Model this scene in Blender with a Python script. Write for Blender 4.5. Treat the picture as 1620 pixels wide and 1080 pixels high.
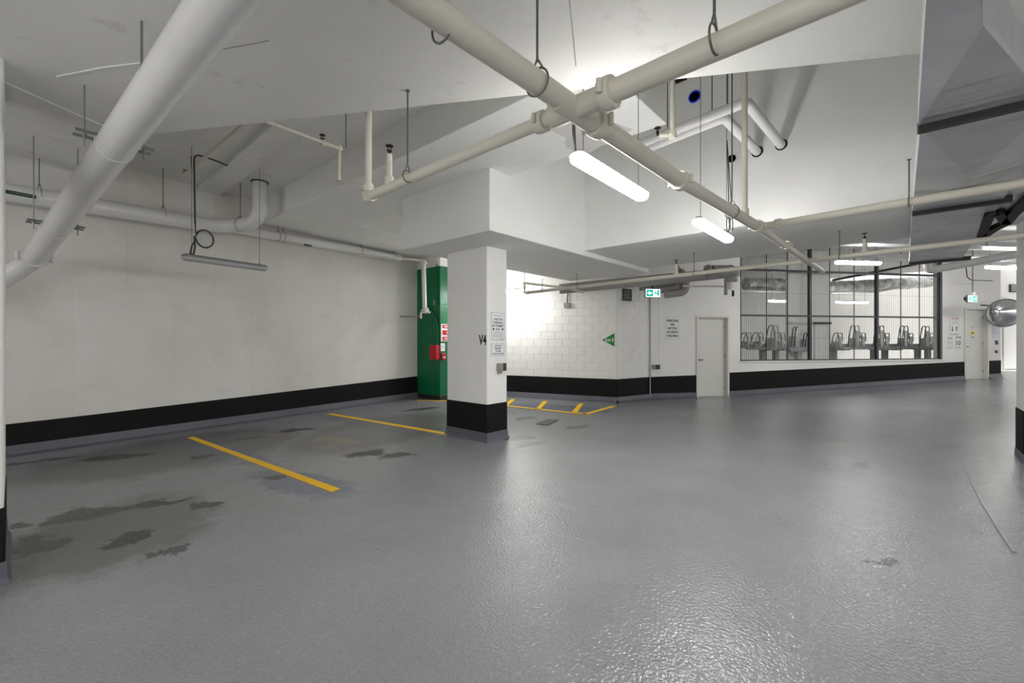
import bpy, math, random
from mathutils import Vector, Matrix

random.seed(7)
for o in list(bpy.data.objects):
    bpy.data.objects.remove(o)
S = bpy.context.scene
COL = S.collection
PI = math.pi

# ------------------------------------------------------------------ camera, world, exposure
H, F, CX, CY = 1.5, 700.0, 810.0, 540.0
n_ = math.hypot(620, 700)
SB, CB = 620 / n_, 700 / n_                 # the garage grid is turned against the view


def W(xc, d, z=0.0):
    """metres to the right of / ahead of the viewpoint -> world"""
    return Vector((SB * xc + CB * d, -CB * xc + SB * d, z))


cam_d = bpy.data.cameras.new('camera')
cam_d.sensor_width = 36.0
cam_d.lens = F / 1620 * 36.0
cam_d.clip_start = 0.02
cam = bpy.data.objects.new('camera', cam_d)
COL.objects.link(cam)
cam.location = (0, 0, H)
cam.rotation_euler = (PI / 2, 0, math.atan2(SB, CB) - PI / 2)
S.camera = cam

world = bpy.data.worlds.new('world')
S.world = world
world.use_nodes = True
bg = world.node_tree.nodes['Background']
bg.inputs[0].default_value = (1.0, 0.99, 0.98, 1)
bg.inputs[1].default_value = 0.72
S.view_settings.view_transform = 'Standard'
S.view_settings.look = 'None'
S.view_settings.exposure = 1.15
S.view_settings.gamma = 1.0
S.view_settings.use_curve_mapping = False
LAMP = 32.0                                  # radiance of a lit tube diffuser


# ------------------------------------------------------------------ placing helpers
def P(x, y, d):
    return W((x - CX) / F * d, d, H + (CY - y) * d / F)


def PZ(x, y, z):
    return P(x, y, (z - H) * F / (CY - y))


def PX(x, y, X):
    r = (x - CX) / F
    return P(x, y, X / (SB * r + CB))


def PY(x, y, Y):
    r = (x - CX) / F
    return P(x, y, Y / (SB - CB * r))


class Wall:
    """a vertical plane through two plan points given as (right, ahead); local x runs along it, local y into it"""

    def __init__(s, a, b):
        s.a, s.b = Vector(a), Vector(b)
        s.len = (s.b - s.a).length
        s.u = (s.b - s.a).normalized()
        s.n = Vector((-s.u.y, s.u.x))
        o, e = W(*s.a), W(*s.b)
        s.M = Matrix.Translation(o) @ Matrix.Rotation(math.atan2(e.y - o.y, e.x - o.x), 4, 'Z')

    def at(s, x, y, v=0.0):
        r = (x - CX) / F
        a = s.a + s.n * v
        t = (r * a.y - a.x) / (s.u.x - r * s.u.y)
        p = a + s.u * t
        return t, H + (CY - y) * p.y / F

    def frame(s, x, y, v=0.0):
        t, z = s.at(x, y, v)
        return s.M @ Matrix.Translation((t, v, z))


# ------------------------------------------------------------------ mesh helpers
class MB:
    def __init__(s):
        s.v, s.f = [], []

    def add(s, vs, fs):
        n = len(s.v)
        s.v += [Vector(p) for p in vs]
        s.f += [tuple(i + n for i in f) for f in fs]
        return s

    def box(s, x0, x1, y0, y1, z0, z1):
        vs = [(x, y, z) for x in (x0, x1) for y in (y0, y1) for z in (z0, z1)]
        return s.add(vs, [(0, 1, 3, 2), (4, 6, 7, 5), (0, 4, 5, 1), (2, 3, 7, 6), (0, 2, 6, 4), (1, 5, 7, 3)])

    def prism(s, poly, z0, z1):
        """poly: plan points (counter-clockwise); z0/z1 numbers or lists"""
        n = len(poly)
        a = [z0] * n if isinstance(z0, (int, float)) else z0
        b = [z1] * n if isinstance(z1, (int, float)) else z1
        vs = [(p[0], p[1], a[i]) for i, p in enumerate(poly)] + [(p[0], p[1], b[i]) for i, p in enumerate(poly)]
        fs = [tuple(range(n - 1, -1, -1)), tuple(range(n, 2 * n))]
        fs += [(i, (i + 1) % n, n + (i + 1) % n, n + i) for i in range(n)]
        return s.add(vs, fs)

    def plate(s, pts, off):
        """a flat polygon with a thickness vector"""
        off = Vector(off)
        n = len(pts)
        vs = [Vector(p) for p in pts] + [Vector(p) + off for p in pts]
        fs = [tuple(range(n - 1, -1, -1)), tuple(range(n, 2 * n))]
        fs += [(i, (i + 1) % n, n + (i + 1) % n, n + i) for i in range(n)]
        return s.add(vs, fs)

    def tube(s, pts, r, seg=12, cap=True):
        pts = [Vector(p) for p in pts]
        rs = r if isinstance(r, (list, tuple)) else [r] * len(pts)
        n = len(pts)
        T = []
        for i in range(n):
            t = (pts[min(i + 1, n - 1)] - pts[max(i - 1, 0)])
            if 0 < i < n - 1:
                t = (pts[i + 1] - pts[i]).normalized() + (pts[i] - pts[i - 1]).normalized()
            T.append(t.normalized())
        up = Vector((0, 0, 1)) if abs(T[0].z) < .9 else Vector((1, 0, 0))
        nx = T[0].cross(up).normalized()
        vs = []
        for i in range(n):
            nx = (nx - T[i] * nx.dot(T[i])).normalized()
            ny = T[i].cross(nx)
            k = 1.0
            if 0 < i < n - 1:
                a = (pts[i] - pts[i - 1]).normalized()
                k = 1.0 / max(.5, a.dot(T[i])) if False else 1.0
            for j in range(seg):
                a = 2 * PI * j / seg
                vs.append(pts[i] + (nx * math.cos(a) + ny * math.sin(a)) * rs[i] * k)
        fs = []
        for i in range(n - 1):
            for j in range(seg):
                k = (j + 1) % seg
                fs.append((i * seg + j, i * seg + k, (i + 1) * seg + k, (i + 1) * seg + j))
        if cap:
            fs.append(tuple(range(seg - 1, -1, -1)))
            fs.append(tuple((n - 1) * seg + j for j in range(seg)))
        return s.add(vs, fs)

    def lathe(s, prof, c, axis, seg=20):
        """prof: (radius, height) pairs along the axis from point c"""
        c, ax = Vector(c), Vector(axis).normalized()
        up = Vector((0, 0, 1)) if abs(ax.z) < .9 else Vector((1, 0, 0))
        nx = ax.cross(up).normalized()
        ny = ax.cross(nx)
        vs, fs = [], []
        for r, h in prof:
            for j in range(seg):
                a = 2 * PI * j / seg
                vs.append(c + ax * h + (nx * math.cos(a) + ny * math.sin(a)) * r)
        for i in range(len(prof) - 1):
            for j in range(seg):
                k = (j + 1) % seg
                fs.append((i * seg + j, i * seg + k, (i + 1) * seg + k, (i + 1) * seg + j))
        fs.append(tuple(range(seg - 1, -1, -1)))
        fs.append(tuple((len(prof) - 1) * seg + j for j in range(seg)))
        return s.add(vs, fs)

    def xf(s, M):
        s.v = [M @ p for p in s.v]
        return s

    def mesh(s, name, mat, smooth=True, inv=None):
        me = bpy.data.meshes.new(name)
        vs = [inv @ p for p in s.v] if inv else s.v
        me.from_pydata([tuple(p) for p in vs], [], s.f)
        if mat:
            me.materials.append(MAT[mat])
        import bmesh
        bm = bmesh.new()
        bm.from_mesh(me)
        bmesh.ops.recalc_face_normals(bm, faces=bm.faces)
        bm.to_mesh(me)
        bm.free()
        if smooth:
            me.polygons.foreach_set('use_smooth', [True] * len(me.polygons))
            me.set_sharp_from_angle(angle=math.radians(38))
        me.update()
        return me

    def build(s, name, mat, parent=None, label=None, cat=None, group=None, kind=None, bevel=0, local=False):
        """top level: coordinates are world, the origin goes to the bottom centre. child: world coordinates, or the parent's frame if local"""
        if parent is None:
            lo = [min(p[i] for p in s.v) for i in range(3)]
            hi = [max(p[i] for p in s.v) for i in range(3)]
            M = Matrix.Translation(((lo[0] + hi[0]) / 2, (lo[1] + hi[1]) / 2, lo[2]))
            me = s.mesh(name, mat, inv=M.inverted())
        else:
            r = parent
            while r.parent:
                r = r.parent
            M = None
            me = s.mesh(name, mat, inv=None if local else r.matrix_basis.inverted())
        o = bpy.data.objects.new(name, me)
        COL.objects.link(o)
        if parent is None:
            o.matrix_basis = M
        else:
            o.parent = parent
        if bevel:
            b = o.modifiers.new('bevel', 'BEVEL')
            b.width, b.segments, b.limit_method = bevel, 2, 'ANGLE'
        return tag(o, label, cat, group, kind)


def tag(o, label=None, cat=None, group=None, kind=None):
    if label:
        o['label'] = label
    if cat:
        o['category'] = cat
    if group:
        o['group'] = group
    if kind:
        o['kind'] = kind
    return o


def thing(name, M, label=None, cat=None, group=None, kind=None):
    o = bpy.data.objects.new(name, None)
    COL.objects.link(o)
    o.empty_display_size = .1
    o.matrix_basis = M if isinstance(M, Matrix) else Matrix.Translation(M)
    return tag(o, label, cat, group, kind)


def share(name, me, parent, loc, rotz=0):
    o = bpy.data.objects.new(name, me)
    COL.objects.link(o)
    o.parent = parent
    o.location = loc
    o.rotation_euler = (0, 0, rotz)
    return o


def fillet(pts, r, n=6):
    pts = [Vector(p) for p in pts]
    out = [pts[0]]
    for i in range(1, len(pts) - 1):
        a, b, c = pts[i - 1], pts[i], pts[i + 1]
        k = min(r, (a - b).length * .48, (c - b).length * .48)
        p0, p1 = b + (a - b).normalized() * k, b + (c - b).normalized() * k
        for j in range(n + 1):
            t = j / n
            out.append(p0 * (1 - t) ** 2 + b * 2 * t * (1 - t) + p1 * t ** 2)
    out.append(pts[-1])
    return out


def text(body, parent, mat, w, h, x, z, y=-.004, name='lettering', bold=.0):
    """letters in the parent's local x-z plane, fitted into w x h, centred at (x, z)"""
    cu = bpy.data.curves.new(name, 'FONT')
    cu.body = body
    cu.align_x = 'CENTER'
    cu.size = 1.0
    cu.offset = bold
    cu.extrude = .0
    cu.resolution_u = 2
    t = bpy.data.objects.new(name, cu)
    COL.objects.link(t)
    dg = bpy.context.evaluated_depsgraph_get()
    me = bpy.data.meshes.new_from_object(t.evaluated_get(dg))
    bpy.data.objects.remove(t)
    bpy.data.curves.remove(cu)
    xs = [v.co.x for v in me.vertices]
    ys = [v.co.y for v in me.vertices]
    x0, x1, y0, y1 = min(xs), max(xs), min(ys), max(ys)
    for v in me.vertices:
        v.co = Vector((x + ((v.co.x - x0) / (x1 - x0) - .5) * w, y, z + ((v.co.y - y0) / (y1 - y0) - .5) * h))
    me.materials.clear()
    me.materials.append(MAT[mat])
    me.name = name
    o = bpy.data.objects.new(name, me)
    COL.objects.link(o)
    o.parent = parent
    return o


# ------------------------------------------------------------------ materials
MAT = {}


def nmat(name, col, rough=.6, metal=0.0, spec=.5):
    m = bpy.data.materials.new(name)
    m.use_nodes = True
    b = m.node_tree.nodes['Principled BSDF']
    b.inputs['Base Color'].default_value = (*col, 1)
    b.inputs['Roughness'].default_value = rough
    b.inputs['Metallic'].default_value = metal
    b.inputs['Specular IOR Level'].default_value = spec
    MAT[name] = m
    return m, m.node_tree, b


def lin(r, g, b):
    return tuple(((c / 255) / 12.92 if c / 255 < .04045 else ((c / 255 + .055) / 1.055) ** 2.4) for c in (r, g, b))


def noise(nt, scale, detail=4, rough=.55, vec=None, stretch=None):
    t = nt.nodes.new('ShaderNodeTexNoise')
    t.inputs['Scale'].default_value = scale
    t.inputs['Detail'].default_value = detail
    t.inputs['Roughness'].default_value = rough
    if stretch:
        mp = nt.nodes.new('ShaderNodeMapping')
        mp.inputs['Scale'].default_value = stretch
        nt.links.new(vec, mp.inputs['Vector'])
        vec = mp.outputs['Vector']
    if vec:
        nt.links.new(vec, t.inputs['Vector'])
    return t.outputs['Fac']


def ramp(nt, fac, a, b, ca, cb):
    r = nt.nodes.new('ShaderNodeValToRGB')
    r.color_ramp.elements[0].position = a
    r.color_ramp.elements[1].position = b
    r.color_ramp.elements[0].color = (*ca, 1) if len(ca) == 3 else ca
    r.color_ramp.elements[1].color = (*cb, 1) if len(cb) == 3 else cb
    nt.links.new(fac, r.inputs['Fac'])
    return r.outputs['Color']


def mix(nt, fac, a, b, mode='MIX'):
    m = nt.nodes.new('ShaderNodeMix')
    m.data_type = 'RGBA'
    m.blend_type = mode
    for sock, val in ((m.inputs[0], fac), (m.inputs[6], a), (m.inputs[7], b)):
        if isinstance(val, (int, float)):
            sock.default_value = val
        elif isinstance(val, tuple):
            sock.default_value = (*val, 1) if len(val) == 3 else val
        else:
            nt.links.new(val, sock)
    return m.outputs[2]


def bump(nt, b, h, strength, dist):
    n = nt.nodes.new('ShaderNodeBump')
    n.inputs['Strength'].default_value = strength
    n.inputs['Distance'].default_value = dist
    nt.links.new(h, n.inputs['Height'])
    nt.links.new(n.outputs['Normal'], b.inputs['Normal'])


def coords(nt):
    g = nt.nodes.new('ShaderNodeNewGeometry')
    return g.outputs['Position']


def plaster(name, c0, c1, c2, rough=.75, marks=.5, bmp=.25):
    """painted concrete: broad blotches, scuffs and a fine trowelled relief"""
    m, nt, b = nmat(name, c0, rough)
    pos = coords(nt)
    base = ramp(nt, noise(nt, .9, 5, .6, pos), .35, .68, c0, c1)
    sc = ramp(nt, noise(nt, 3.2, 7, .7, pos, (1, 1, 2.2)), .60, .74, (0, 0, 0), (1, 1, 1))
    f = nt.nodes.new('ShaderNodeMath')
    f.operation = 'MULTIPLY'
    f.inputs[1].default_value = marks
    nt.links.new(sc, f.inputs[0])
    col = mix(nt, f.outputs[0], base, c2)
    nt.links.new(col, b.inputs['Base Color'])
    bump(nt, b, noise(nt, 22, 6, .65, pos), bmp, .01)
    return m


plaster('ceiling_paint', lin(232, 231, 227), lin(225, 224, 219), lin(178, 175, 168), marks=.55)
plaster('beam_paint', lin(238, 238, 235), lin(232, 232, 229), lin(205, 203, 198), marks=.3)
plaster('bare_concrete', lin(214, 212, 207), lin(206, 204, 199), lin(180, 178, 172), marks=.3)
plaster('wall_paint', lin(230, 229, 225), lin(222, 220, 214), lin(198, 195, 187), marks=.45)
plaster('white_paint', lin(238, 237, 233), lin(230, 229, 225), lin(210, 208, 203), marks=.3, bmp=.12)
plaster('block_paint', lin(236, 235, 231), lin(228, 227, 222), lin(210, 208, 203), marks=.3, bmp=.3)
plaster('black_paint', lin(13, 13, 13), lin(18, 18, 18), lin(48, 48, 47), rough=.7, marks=.18)
MAT['black_paint'].node_tree.nodes['Principled BSDF'].inputs['Specular IOR Level'].default_value = .25
plaster('cove_coating', lin(96, 98, 106), lin(84, 86, 94), lin(66, 66, 68), rough=.45, marks=.5)
plaster('green_paint', lin(0, 112, 70), lin(0, 102, 62), lin(0, 82, 50), rough=.42, marks=.35)
plaster('door_paint', lin(222, 221, 215), lin(217, 216, 210), lin(204, 202, 195), rough=.45, marks=.15, bmp=.03)
plaster('frame_paint', lin(220, 219, 210), lin(214, 213, 204), lin(190, 188, 175), rough=.45, marks=.15, bmp=.03)
plaster('cream_pipe', lin(214, 210, 196), lin(206, 202, 188), lin(176, 170, 154), rough=.42, marks=.3, bmp=.05)
plaster('drain_pipe', lin(226, 225, 223), lin(220, 219, 217), lin(196, 194, 191), rough=.2, marks=.3, bmp=.04)
plaster('insulation', lin(226, 225, 225), lin(218, 217, 217), lin(200, 199, 198), rough=.5, marks=.2, bmp=.05)
plaster('grey_pipe', lin(158, 156, 152), lin(146, 144, 140), lin(120, 118, 114), rough=.45, marks=.3, bmp=.04)
plaster('cage_steel', lin(58, 61, 64), lin(50, 53, 56), lin(75, 77, 79), rough=.35, marks=.2, bmp=.03)
plaster('rack_steel', lin(176, 182, 180), lin(158, 164, 162), lin(126, 131, 130), rough=.4, marks=.3, bmp=.05)
plaster('yellow_paint', lin(255, 204, 12), lin(255, 196, 8), lin(196, 146, 30), rough=.5, marks=.45, bmp=.25)

def panel_tint(name, wall):
    """faint tints of the formwork panels on the left wall"""
    m = MAT[name]
    nt = m.node_tree
    b = nt.nodes['Principled BSDF']
    src = b.inputs['Base Color'].links[0].from_socket
    pos = coords(nt)
    mp = nt.nodes.new('ShaderNodeMapping')
    mp.inputs['Rotation'].default_value = (0, 0, -wall.M.to_euler().z)
    nt.links.new(pos, mp.inputs['Vector'])
    sp = nt.nodes.new('ShaderNodeSeparateXYZ')
    nt.links.new(mp.outputs[0], sp.inputs[0])
    cb = nt.nodes.new('ShaderNodeCombineXYZ')
    nt.links.new(sp.outputs[0], cb.inputs[0])
    nt.links.new(sp.outputs[2], cb.inputs[1])
    br = nt.nodes.new('ShaderNodeTexBrick')
    br.inputs['Scale'].default_value = 1.0
    br.inputs['Brick Width'].default_value = 1.22
    br.inputs['Row Height'].default_value = 2.3
    br.inputs['Mortar Size'].default_value = .004
    br.inputs['Color1'].default_value = (1, 1, 1, 1)
    br.inputs['Color2'].default_value = (.95, .94, .905, 1)
    br.inputs['Mortar'].default_value = (.86, .85, .82, 1)
    nt.links.new(cb.outputs[0], br.inputs['Vector'])
    col = mix(nt, .8, src, br.outputs['Color'], 'MULTIPLY')
    # damp yellowish dirt in broad drifts
    n = ramp(nt, noise(nt, .7, 6, .65, pos, (1, 1, .7)), .5, .72, (0, 0, 0, 1), (.55, .55, .55, 1))
    nt.links.new(mix(nt, n, col, lin(202, 198, 184)), b.inputs['Base Color'])


nmat('galvanized', lin(150, 153, 155), .33, .4)
m, nt, b = MAT['galvanized'], MAT['galvanized'].node_tree, MAT['galvanized'].node_tree.nodes['Principled BSDF']
pos = coords(nt)
nt.links.new(ramp(nt, noise(nt, 2.0, 5, .6, pos), .3, .7, lin(186, 188, 191), lin(206, 208, 210)), b.inputs['Base Color'])
bump(nt, b, noise(nt, 1.6, 2, .5, pos, (3.2, .6, 1)), .8, .05)

m, nt, b = nmat('foil', lin(190, 190, 188), .35, .45)
pos = coords(nt)
bump(nt, b, noise(nt, 9, 5, .7, pos), .9, .06)
nt.links.new(ramp(nt, noise(nt, 4, 4, .6, pos), .35, .65, lin(150, 150, 148), lin(232, 232, 230)), b.inputs['Base Color'])

nmat('zinc', lin(150, 150, 146), .35, .9)
nmat('dark_metal', lin(62, 62, 60), .4, .6)
nmat('rod_steel', lin(110, 109, 104), .45, .6)
nmat('rubber', lin(22, 22, 22), .7)
nmat('black_void', lin(10, 10, 10), .9)
nmat('bronze', lin(58, 48, 36), .4, .8)
nmat('cable', lin(70, 70, 68), .55)
nmat('lamp_grey', lin(128, 128, 130), .5)
nmat('sign_white', lin(236, 236, 236), .4)
nmat('sign_black', lin(18, 18, 18), .5)
nmat('sign_green', lin(8, 132, 34), .4)
nmat('sign_red', lin(206, 20, 34), .4)
nmat('sign_yellow', lin(240, 214, 20), .45)
nmat('sign_grey', lin(150, 150, 152), .5)
nmat('pipe_tag_green', lin(10, 58, 42), .5)
nmat('alarm_red', lin(196, 22, 40), .35)
nmat('blue_plastic', lin(30, 80, 245), .4)
nmat('box_grey', lin(150, 148, 142), .4, .5)
nmat('notice_blue', lin(218, 224, 242), .5)
nmat('orange', lin(214, 120, 50), .5)
nmat('drain_iron', lin(78, 79, 80), .55, .3)
nmat('mirror', lin(225, 226, 228), .05, 1.0)
nmat('diffuser_off', lin(176, 176, 178), .35)


def emat(name, col, s):
    m, nt, b = nmat(name, col, .4)
    b.inputs['Emission Color'].default_value = (*col, 1)
    b.inputs['Emission Strength'].default_value = s
    return m


emat('tube_lit', (1.0, .99, .97), LAMP)
emat('tube_room', (1.0, .99, .97), LAMP * .4)
emat('exit_panel', (.86, 1.0, .97), .45)
emat('exit_green', lin(0, 176, 150), .35)


# floor coating: grey textured epoxy with oil stains and patches
def make_floor_material():
    m, nt, b = nmat('floor_coating', lin(120, 121, 124), .2, 0, .8)
    pos = coords(nt)
    L = nt.links.new
    col = ramp(nt, noise(nt, .45, 6, .62, pos), .33, .68, lin(142, 143, 147), lin(158, 159, 163))
    fine = ramp(nt, noise(nt, 95, 3, .6, pos), .3, .7, (.84, .84, .84), (1.1, 1.1, 1.1))
    col = mix(nt, 1.0, col, fine, 'MULTIPLY')
    # distorted position for stain outlines
    nz = nt.nodes.new('ShaderNodeTexNoise')
    nz.inputs['Scale'].default_value = 2.6
    nz.inputs['Detail'].default_value = 6
    nz.inputs['Roughness'].default_value = .68
    L(pos, nz.inputs['Vector'])
    sub = nt.nodes.new('ShaderNodeVectorMath')
    sub.operation = 'SUBTRACT'
    L(nz.outputs['Color'], sub.inputs[0])
    sub.inputs[1].default_value = (.5, .5, .5)
    sc = nt.nodes.new('ShaderNodeVectorMath')
    sc.operation = 'SCALE'
    sc.inputs['Scale'].default_value = .75
    L(sub.outputs[0], sc.inputs[0])
    ad = nt.nodes.new('ShaderNodeVectorMath')
    ad.operation = 'ADD'
    L(pos, ad.inputs[0])
    L(sc.outputs[0], ad.inputs[1])

    def blots(items):
        acc = None
        for (x0, y0, x1, y1, wid, amt) in items:
            a, c = PZ(x0, y0, 0), PZ(x1, y1, 0)
            mid, dv = (a + c) / 2, c - a
            mp = nt.nodes.new('ShaderNodeMapping')
            mp.vector_type = 'TEXTURE'
            mp.inputs['Location'].default_value = (mid.x, mid.y, 0)
            mp.inputs['Rotation'].default_value = (0, 0, math.atan2(dv.y, dv.x))
            mp.inputs['Scale'].default_value = (max(.12, dv.length * .62), wid, 5)
            L(ad.outputs[0], mp.inputs['Vector'])
            g = nt.nodes.new('ShaderNodeTexGradient')
            g.gradient_type = 'SPHERICAL'
            L(mp.outputs[0], g.inputs[0])
            r = nt.nodes.new('ShaderNodeMapRange')
            r.inputs['From Min'].default_value = .03
            r.inputs['From Max'].default_value = .30
            r.inputs['To Max'].default_value = amt
            L(g.outputs['Fac'], r.inputs['Value'])
            if acc is None:
                acc = r.outputs[0]
            else:
                mx = nt.nodes.new('ShaderNodeMath')
                mx.operation = 'MAXIMUM'
                L(acc, mx.inputs[0])
                L(r.outputs[0], mx.inputs[1])
                acc = mx.outputs[0]
        return acc

    dark = blots([(125, 728, 245, 716, .16, .75), (302, 723, 348, 720, .13, .75), (415, 756, 445, 754, .12, .8),
                  (90, 816, 200, 808, .22, .8), (205, 800, 285, 790, .14, .9), (310, 798, 355, 792, .13, .8),
                  (175, 858, 235, 848, .13, .85), (235, 882, 310, 862, .07, .7), (10, 833, 60, 828, .10, .8),
                  (20, 870, 90, 850, .25, .7), (20, 732, 120, 722, .1, .6),
                  (448, 683, 497, 677, .18, .95), (545, 720, 610, 712, .22, 1.0), (600, 723, 650, 716, .18, .85),
                  (640, 650, 690, 643, .16, .8), (800, 695, 835, 690, .2, .7), (815, 664, 842, 659, .14, .6),
                  (895, 678, 930, 672, .13, .5), (815, 703, 870, 697, .12, .45),
                  (1350, 738, 1378, 734, .1, .6), (1370, 890, 1420, 892, .06, .5), (330, 700, 420, 690, .1, .4)])
    tan = blots([(500, 690, 560, 700, .25, .55), (420, 688, 470, 684, .2, .5), (540, 722, 560, 716, .2, .6),
                 (505, 708, 540, 704, .25, .4)])
    blue = blots([(410, 745, 545, 782, .35, .7), (300, 697, 420, 735, .25, .6), (800, 640, 960, 650, .6, .6),
                  (520, 660, 700, 690, .25, .45)])
    left_tone = blots([(20, 760, 460, 680, 1.3, .85), (20, 860, 330, 820, 1.0, .85), (470, 715, 690, 655, 1.2, .75)])  # broad darker, slightly rougher areas on the left floor
    col = mix(nt, left_tone, col, lin(108, 108, 107))
    col = mix(nt, blue, col, lin(104, 112, 132))
    col = mix(nt, tan, col, lin(150, 138, 112))
    col = mix(nt, dark, col, lin(32, 31, 28))
    L(col, b.inputs['Base Color'])
    rr = nt.nodes.new('ShaderNodeMapRange')
    rr.inputs['From Min'].default_value = .3
    rr.inputs['From Max'].default_value = .7
    rr.inputs['To Min'].default_value = .15
    rr.inputs['To Max'].default_value = .22
    L(noise(nt, .7, 5, .6, pos), rr.inputs['Value'])
    rw = nt.nodes.new('ShaderNodeMath')
    rw.operation = 'MULTIPLY_ADD'
    L(left_tone, rw.inputs[0])
    rw.inputs[1].default_value = .06
    L(rr.outputs[0], rw.inputs[2])
    L(rw.outputs[0], b.inputs['Roughness'])
    n1 = noise(nt, 52, 2, .5, pos)
    n2 = noise(nt, 6, 3, .5, pos)
    mm = nt.nodes.new('ShaderNodeMath')
    mm.operation = 'MULTIPLY_ADD'
    L(n2, mm.inputs[0])
    mm.inputs[1].default_value = .5
    L(n1, mm.inputs[2])
    bump(nt, b, mm.outputs[0], .5, .011)


make_floor_material()


# ------------------------------------------------------------------ levels and planes
Z_NEAR, Z_SOFFIT, Z_HIGH, Z_BEAM, Z_LOW = 3.25, 3.72, 4.16, 2.92, 3.00
X_L1, X_L2, X_STEP = 3.11, 4.44, 6.29

WL = Wall((-6.6, 5.75), (-2.554, 11.92))                 # left wall
WC = Wall((-1.55, 12.85), (2.57, 10.90))                # block wall behind the column
WS = Wall((2.57, 10.90), (3.60, 11.60))                 # its short return
WF = Wall((3.60, 11.60), (13.69, 13.40))                # far wall with the cage


def floor_z(p):
    xc = SB * p[0] - CB * p[1]
    t = (xc - 5.6) * .0405
    return .5 * (t + math.sqrt(t * t + .0006)) - .004


# ------------------------------------------------------------------ floor
mb = MB()
NX, NY = 70, 70
for i in range(NX + 1):
    for j in range(NY + 1):
        x, y = -7 + 30 * i / NX, -16 + 30 * j / NY
        mb.v.append(Vector((x, y, floor_z((x, y)))))
for i in range(NX):
    for j in range(NY):
        a = i * (NY + 1) + j
        mb.f.append((a, a + NY + 1, a + NY + 2, a + 1))
mb.build('floor', 'floor_coating', kind='structure', label='grey textured epoxy floor with oil stains')


# ------------------------------------------------------------------ ceilings and beams
def pl(x, y, z):
    p = PZ(x, y, z)
    return (p.x, p.y)


def struct(name, mat, mb, label=None, bevel=0):
    return mb.build(name, mat, kind='structure', label=label, bevel=bevel)


Z_SHAFT = 5.7                                # the bay between the two beams is open to a higher slab
root = thing('ceiling', (0, 0, Z_HIGH), label='high concrete ceiling painted light grey', kind='structure')
X_HOLE, Y_END = 2.0, 1.82
for bx in ((-7, X_HOLE, -16, 14), (X_HOLE, X_L2 - .1, Y_END + .1, 14), (X_L2 - .1, X_STEP + .1, 4.1, 14), (X_STEP + .1, 23, -16, 14), (X_HOLE, X_STEP + .1, -16, -6)):
    MB().box(*bx, Z_HIGH, Z_HIGH + .25).build('slab', 'ceiling_paint', root)
MB().box(X_HOLE - .2, X_STEP + .2, -6.2, 4.2, Z_SHAFT, Z_SHAFT + .2).build('shaft_lid', 'ceiling_paint', root)
MB().box(X_HOLE - .2, X_HOLE, -6.2, 2.0, Z_HIGH + .26, Z_SHAFT).build('shaft_side', 'ceiling_paint', root)
MB().box(X_HOLE, X_STEP, -6.2, -6.0, Z_HIGH + .26, Z_SHAFT).build('shaft_side', 'ceiling_paint', root)
MB().box(X_HOLE, X_L2 - .1, Y_END + .003, Y_END + .1, Z_HIGH - .02, Z_SHAFT).build('shaft_side', 'beam_paint', root)
MB().box(X_L2 - .1, X_L2 - .003, Y_END + .003, 4.0, Z_HIGH - .02, Z_SHAFT).build('shaft_side', 'beam_paint', root)
e1, e2 = Vector(pl(240, 212, Z_NEAR)), Vector(pl(1425, 88, Z_NEAR))
dv = (e2 - e1).normalized()
e3 = e2 + dv * 7.5
c0, c1 = Vector(pl(8, 130, Z_NEAR)), Vector(pl(172, 202, Z_NEAR))
cm = c1 + (c1 - c0).normalized() * .12
cl = c0 - (c1 - c0).normalized() * 6.5
near_poly = [(cl.x, cl.y), (cl.x, -9), (e3.x, -9), (e3.x, e3.y), (e2.x, e2.y), (e1.x, e1.y), (cm.x, cm.y), (c0.x, c0.y)]
struct('ceiling_slab', 'ceiling_paint', MB().prism(near_poly, Z_NEAR, Z_HIGH + .02), 'low ceiling slab over the driveway with diagonal edge')
# sloped underside rising from the slab to the left wall
wa, wb = WL.M @ Vector((-6.0, 0, 0)), WL.M @ Vector((WL.at(150, 262)[0], 0, 0))
mb = MB()
nrm = Vector((-(c1 - c0).y, (c1 - c0).x)).normalized()
tw, zw = WL.at(8, 238)
pw = WL.M @ Vector((tw, 0, 0))
gr = (zw - Z_NEAR) / (pw.xy - c0).dot(nrm)          # rise per metre away from the crease


def slope_z(p):
    return min(Z_NEAR + gr * (p.xy - c0).dot(nrm), Z_HIGH - .004)


wa = WL.M @ Vector((-4.0, 0, 0))
cl2 = c0 - (c1 - c0).normalized() * 4.5
q = [Vector((cl2.x, cl2.y, Z_NEAR)), Vector((cm.x, cm.y, Z_NEAR)), Vector((wb.x, wb.y, slope_z(wb))), Vector((wa.x, wa.y, slope_z(wa)))]
print('slope at wall', [round(p.z, 2) for p in q])
mb.plate(q, (0, 0, .12))
struct('ceiling_slope', 'ceiling_paint', mb, 'sloping slab underside above the left wall')
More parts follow.
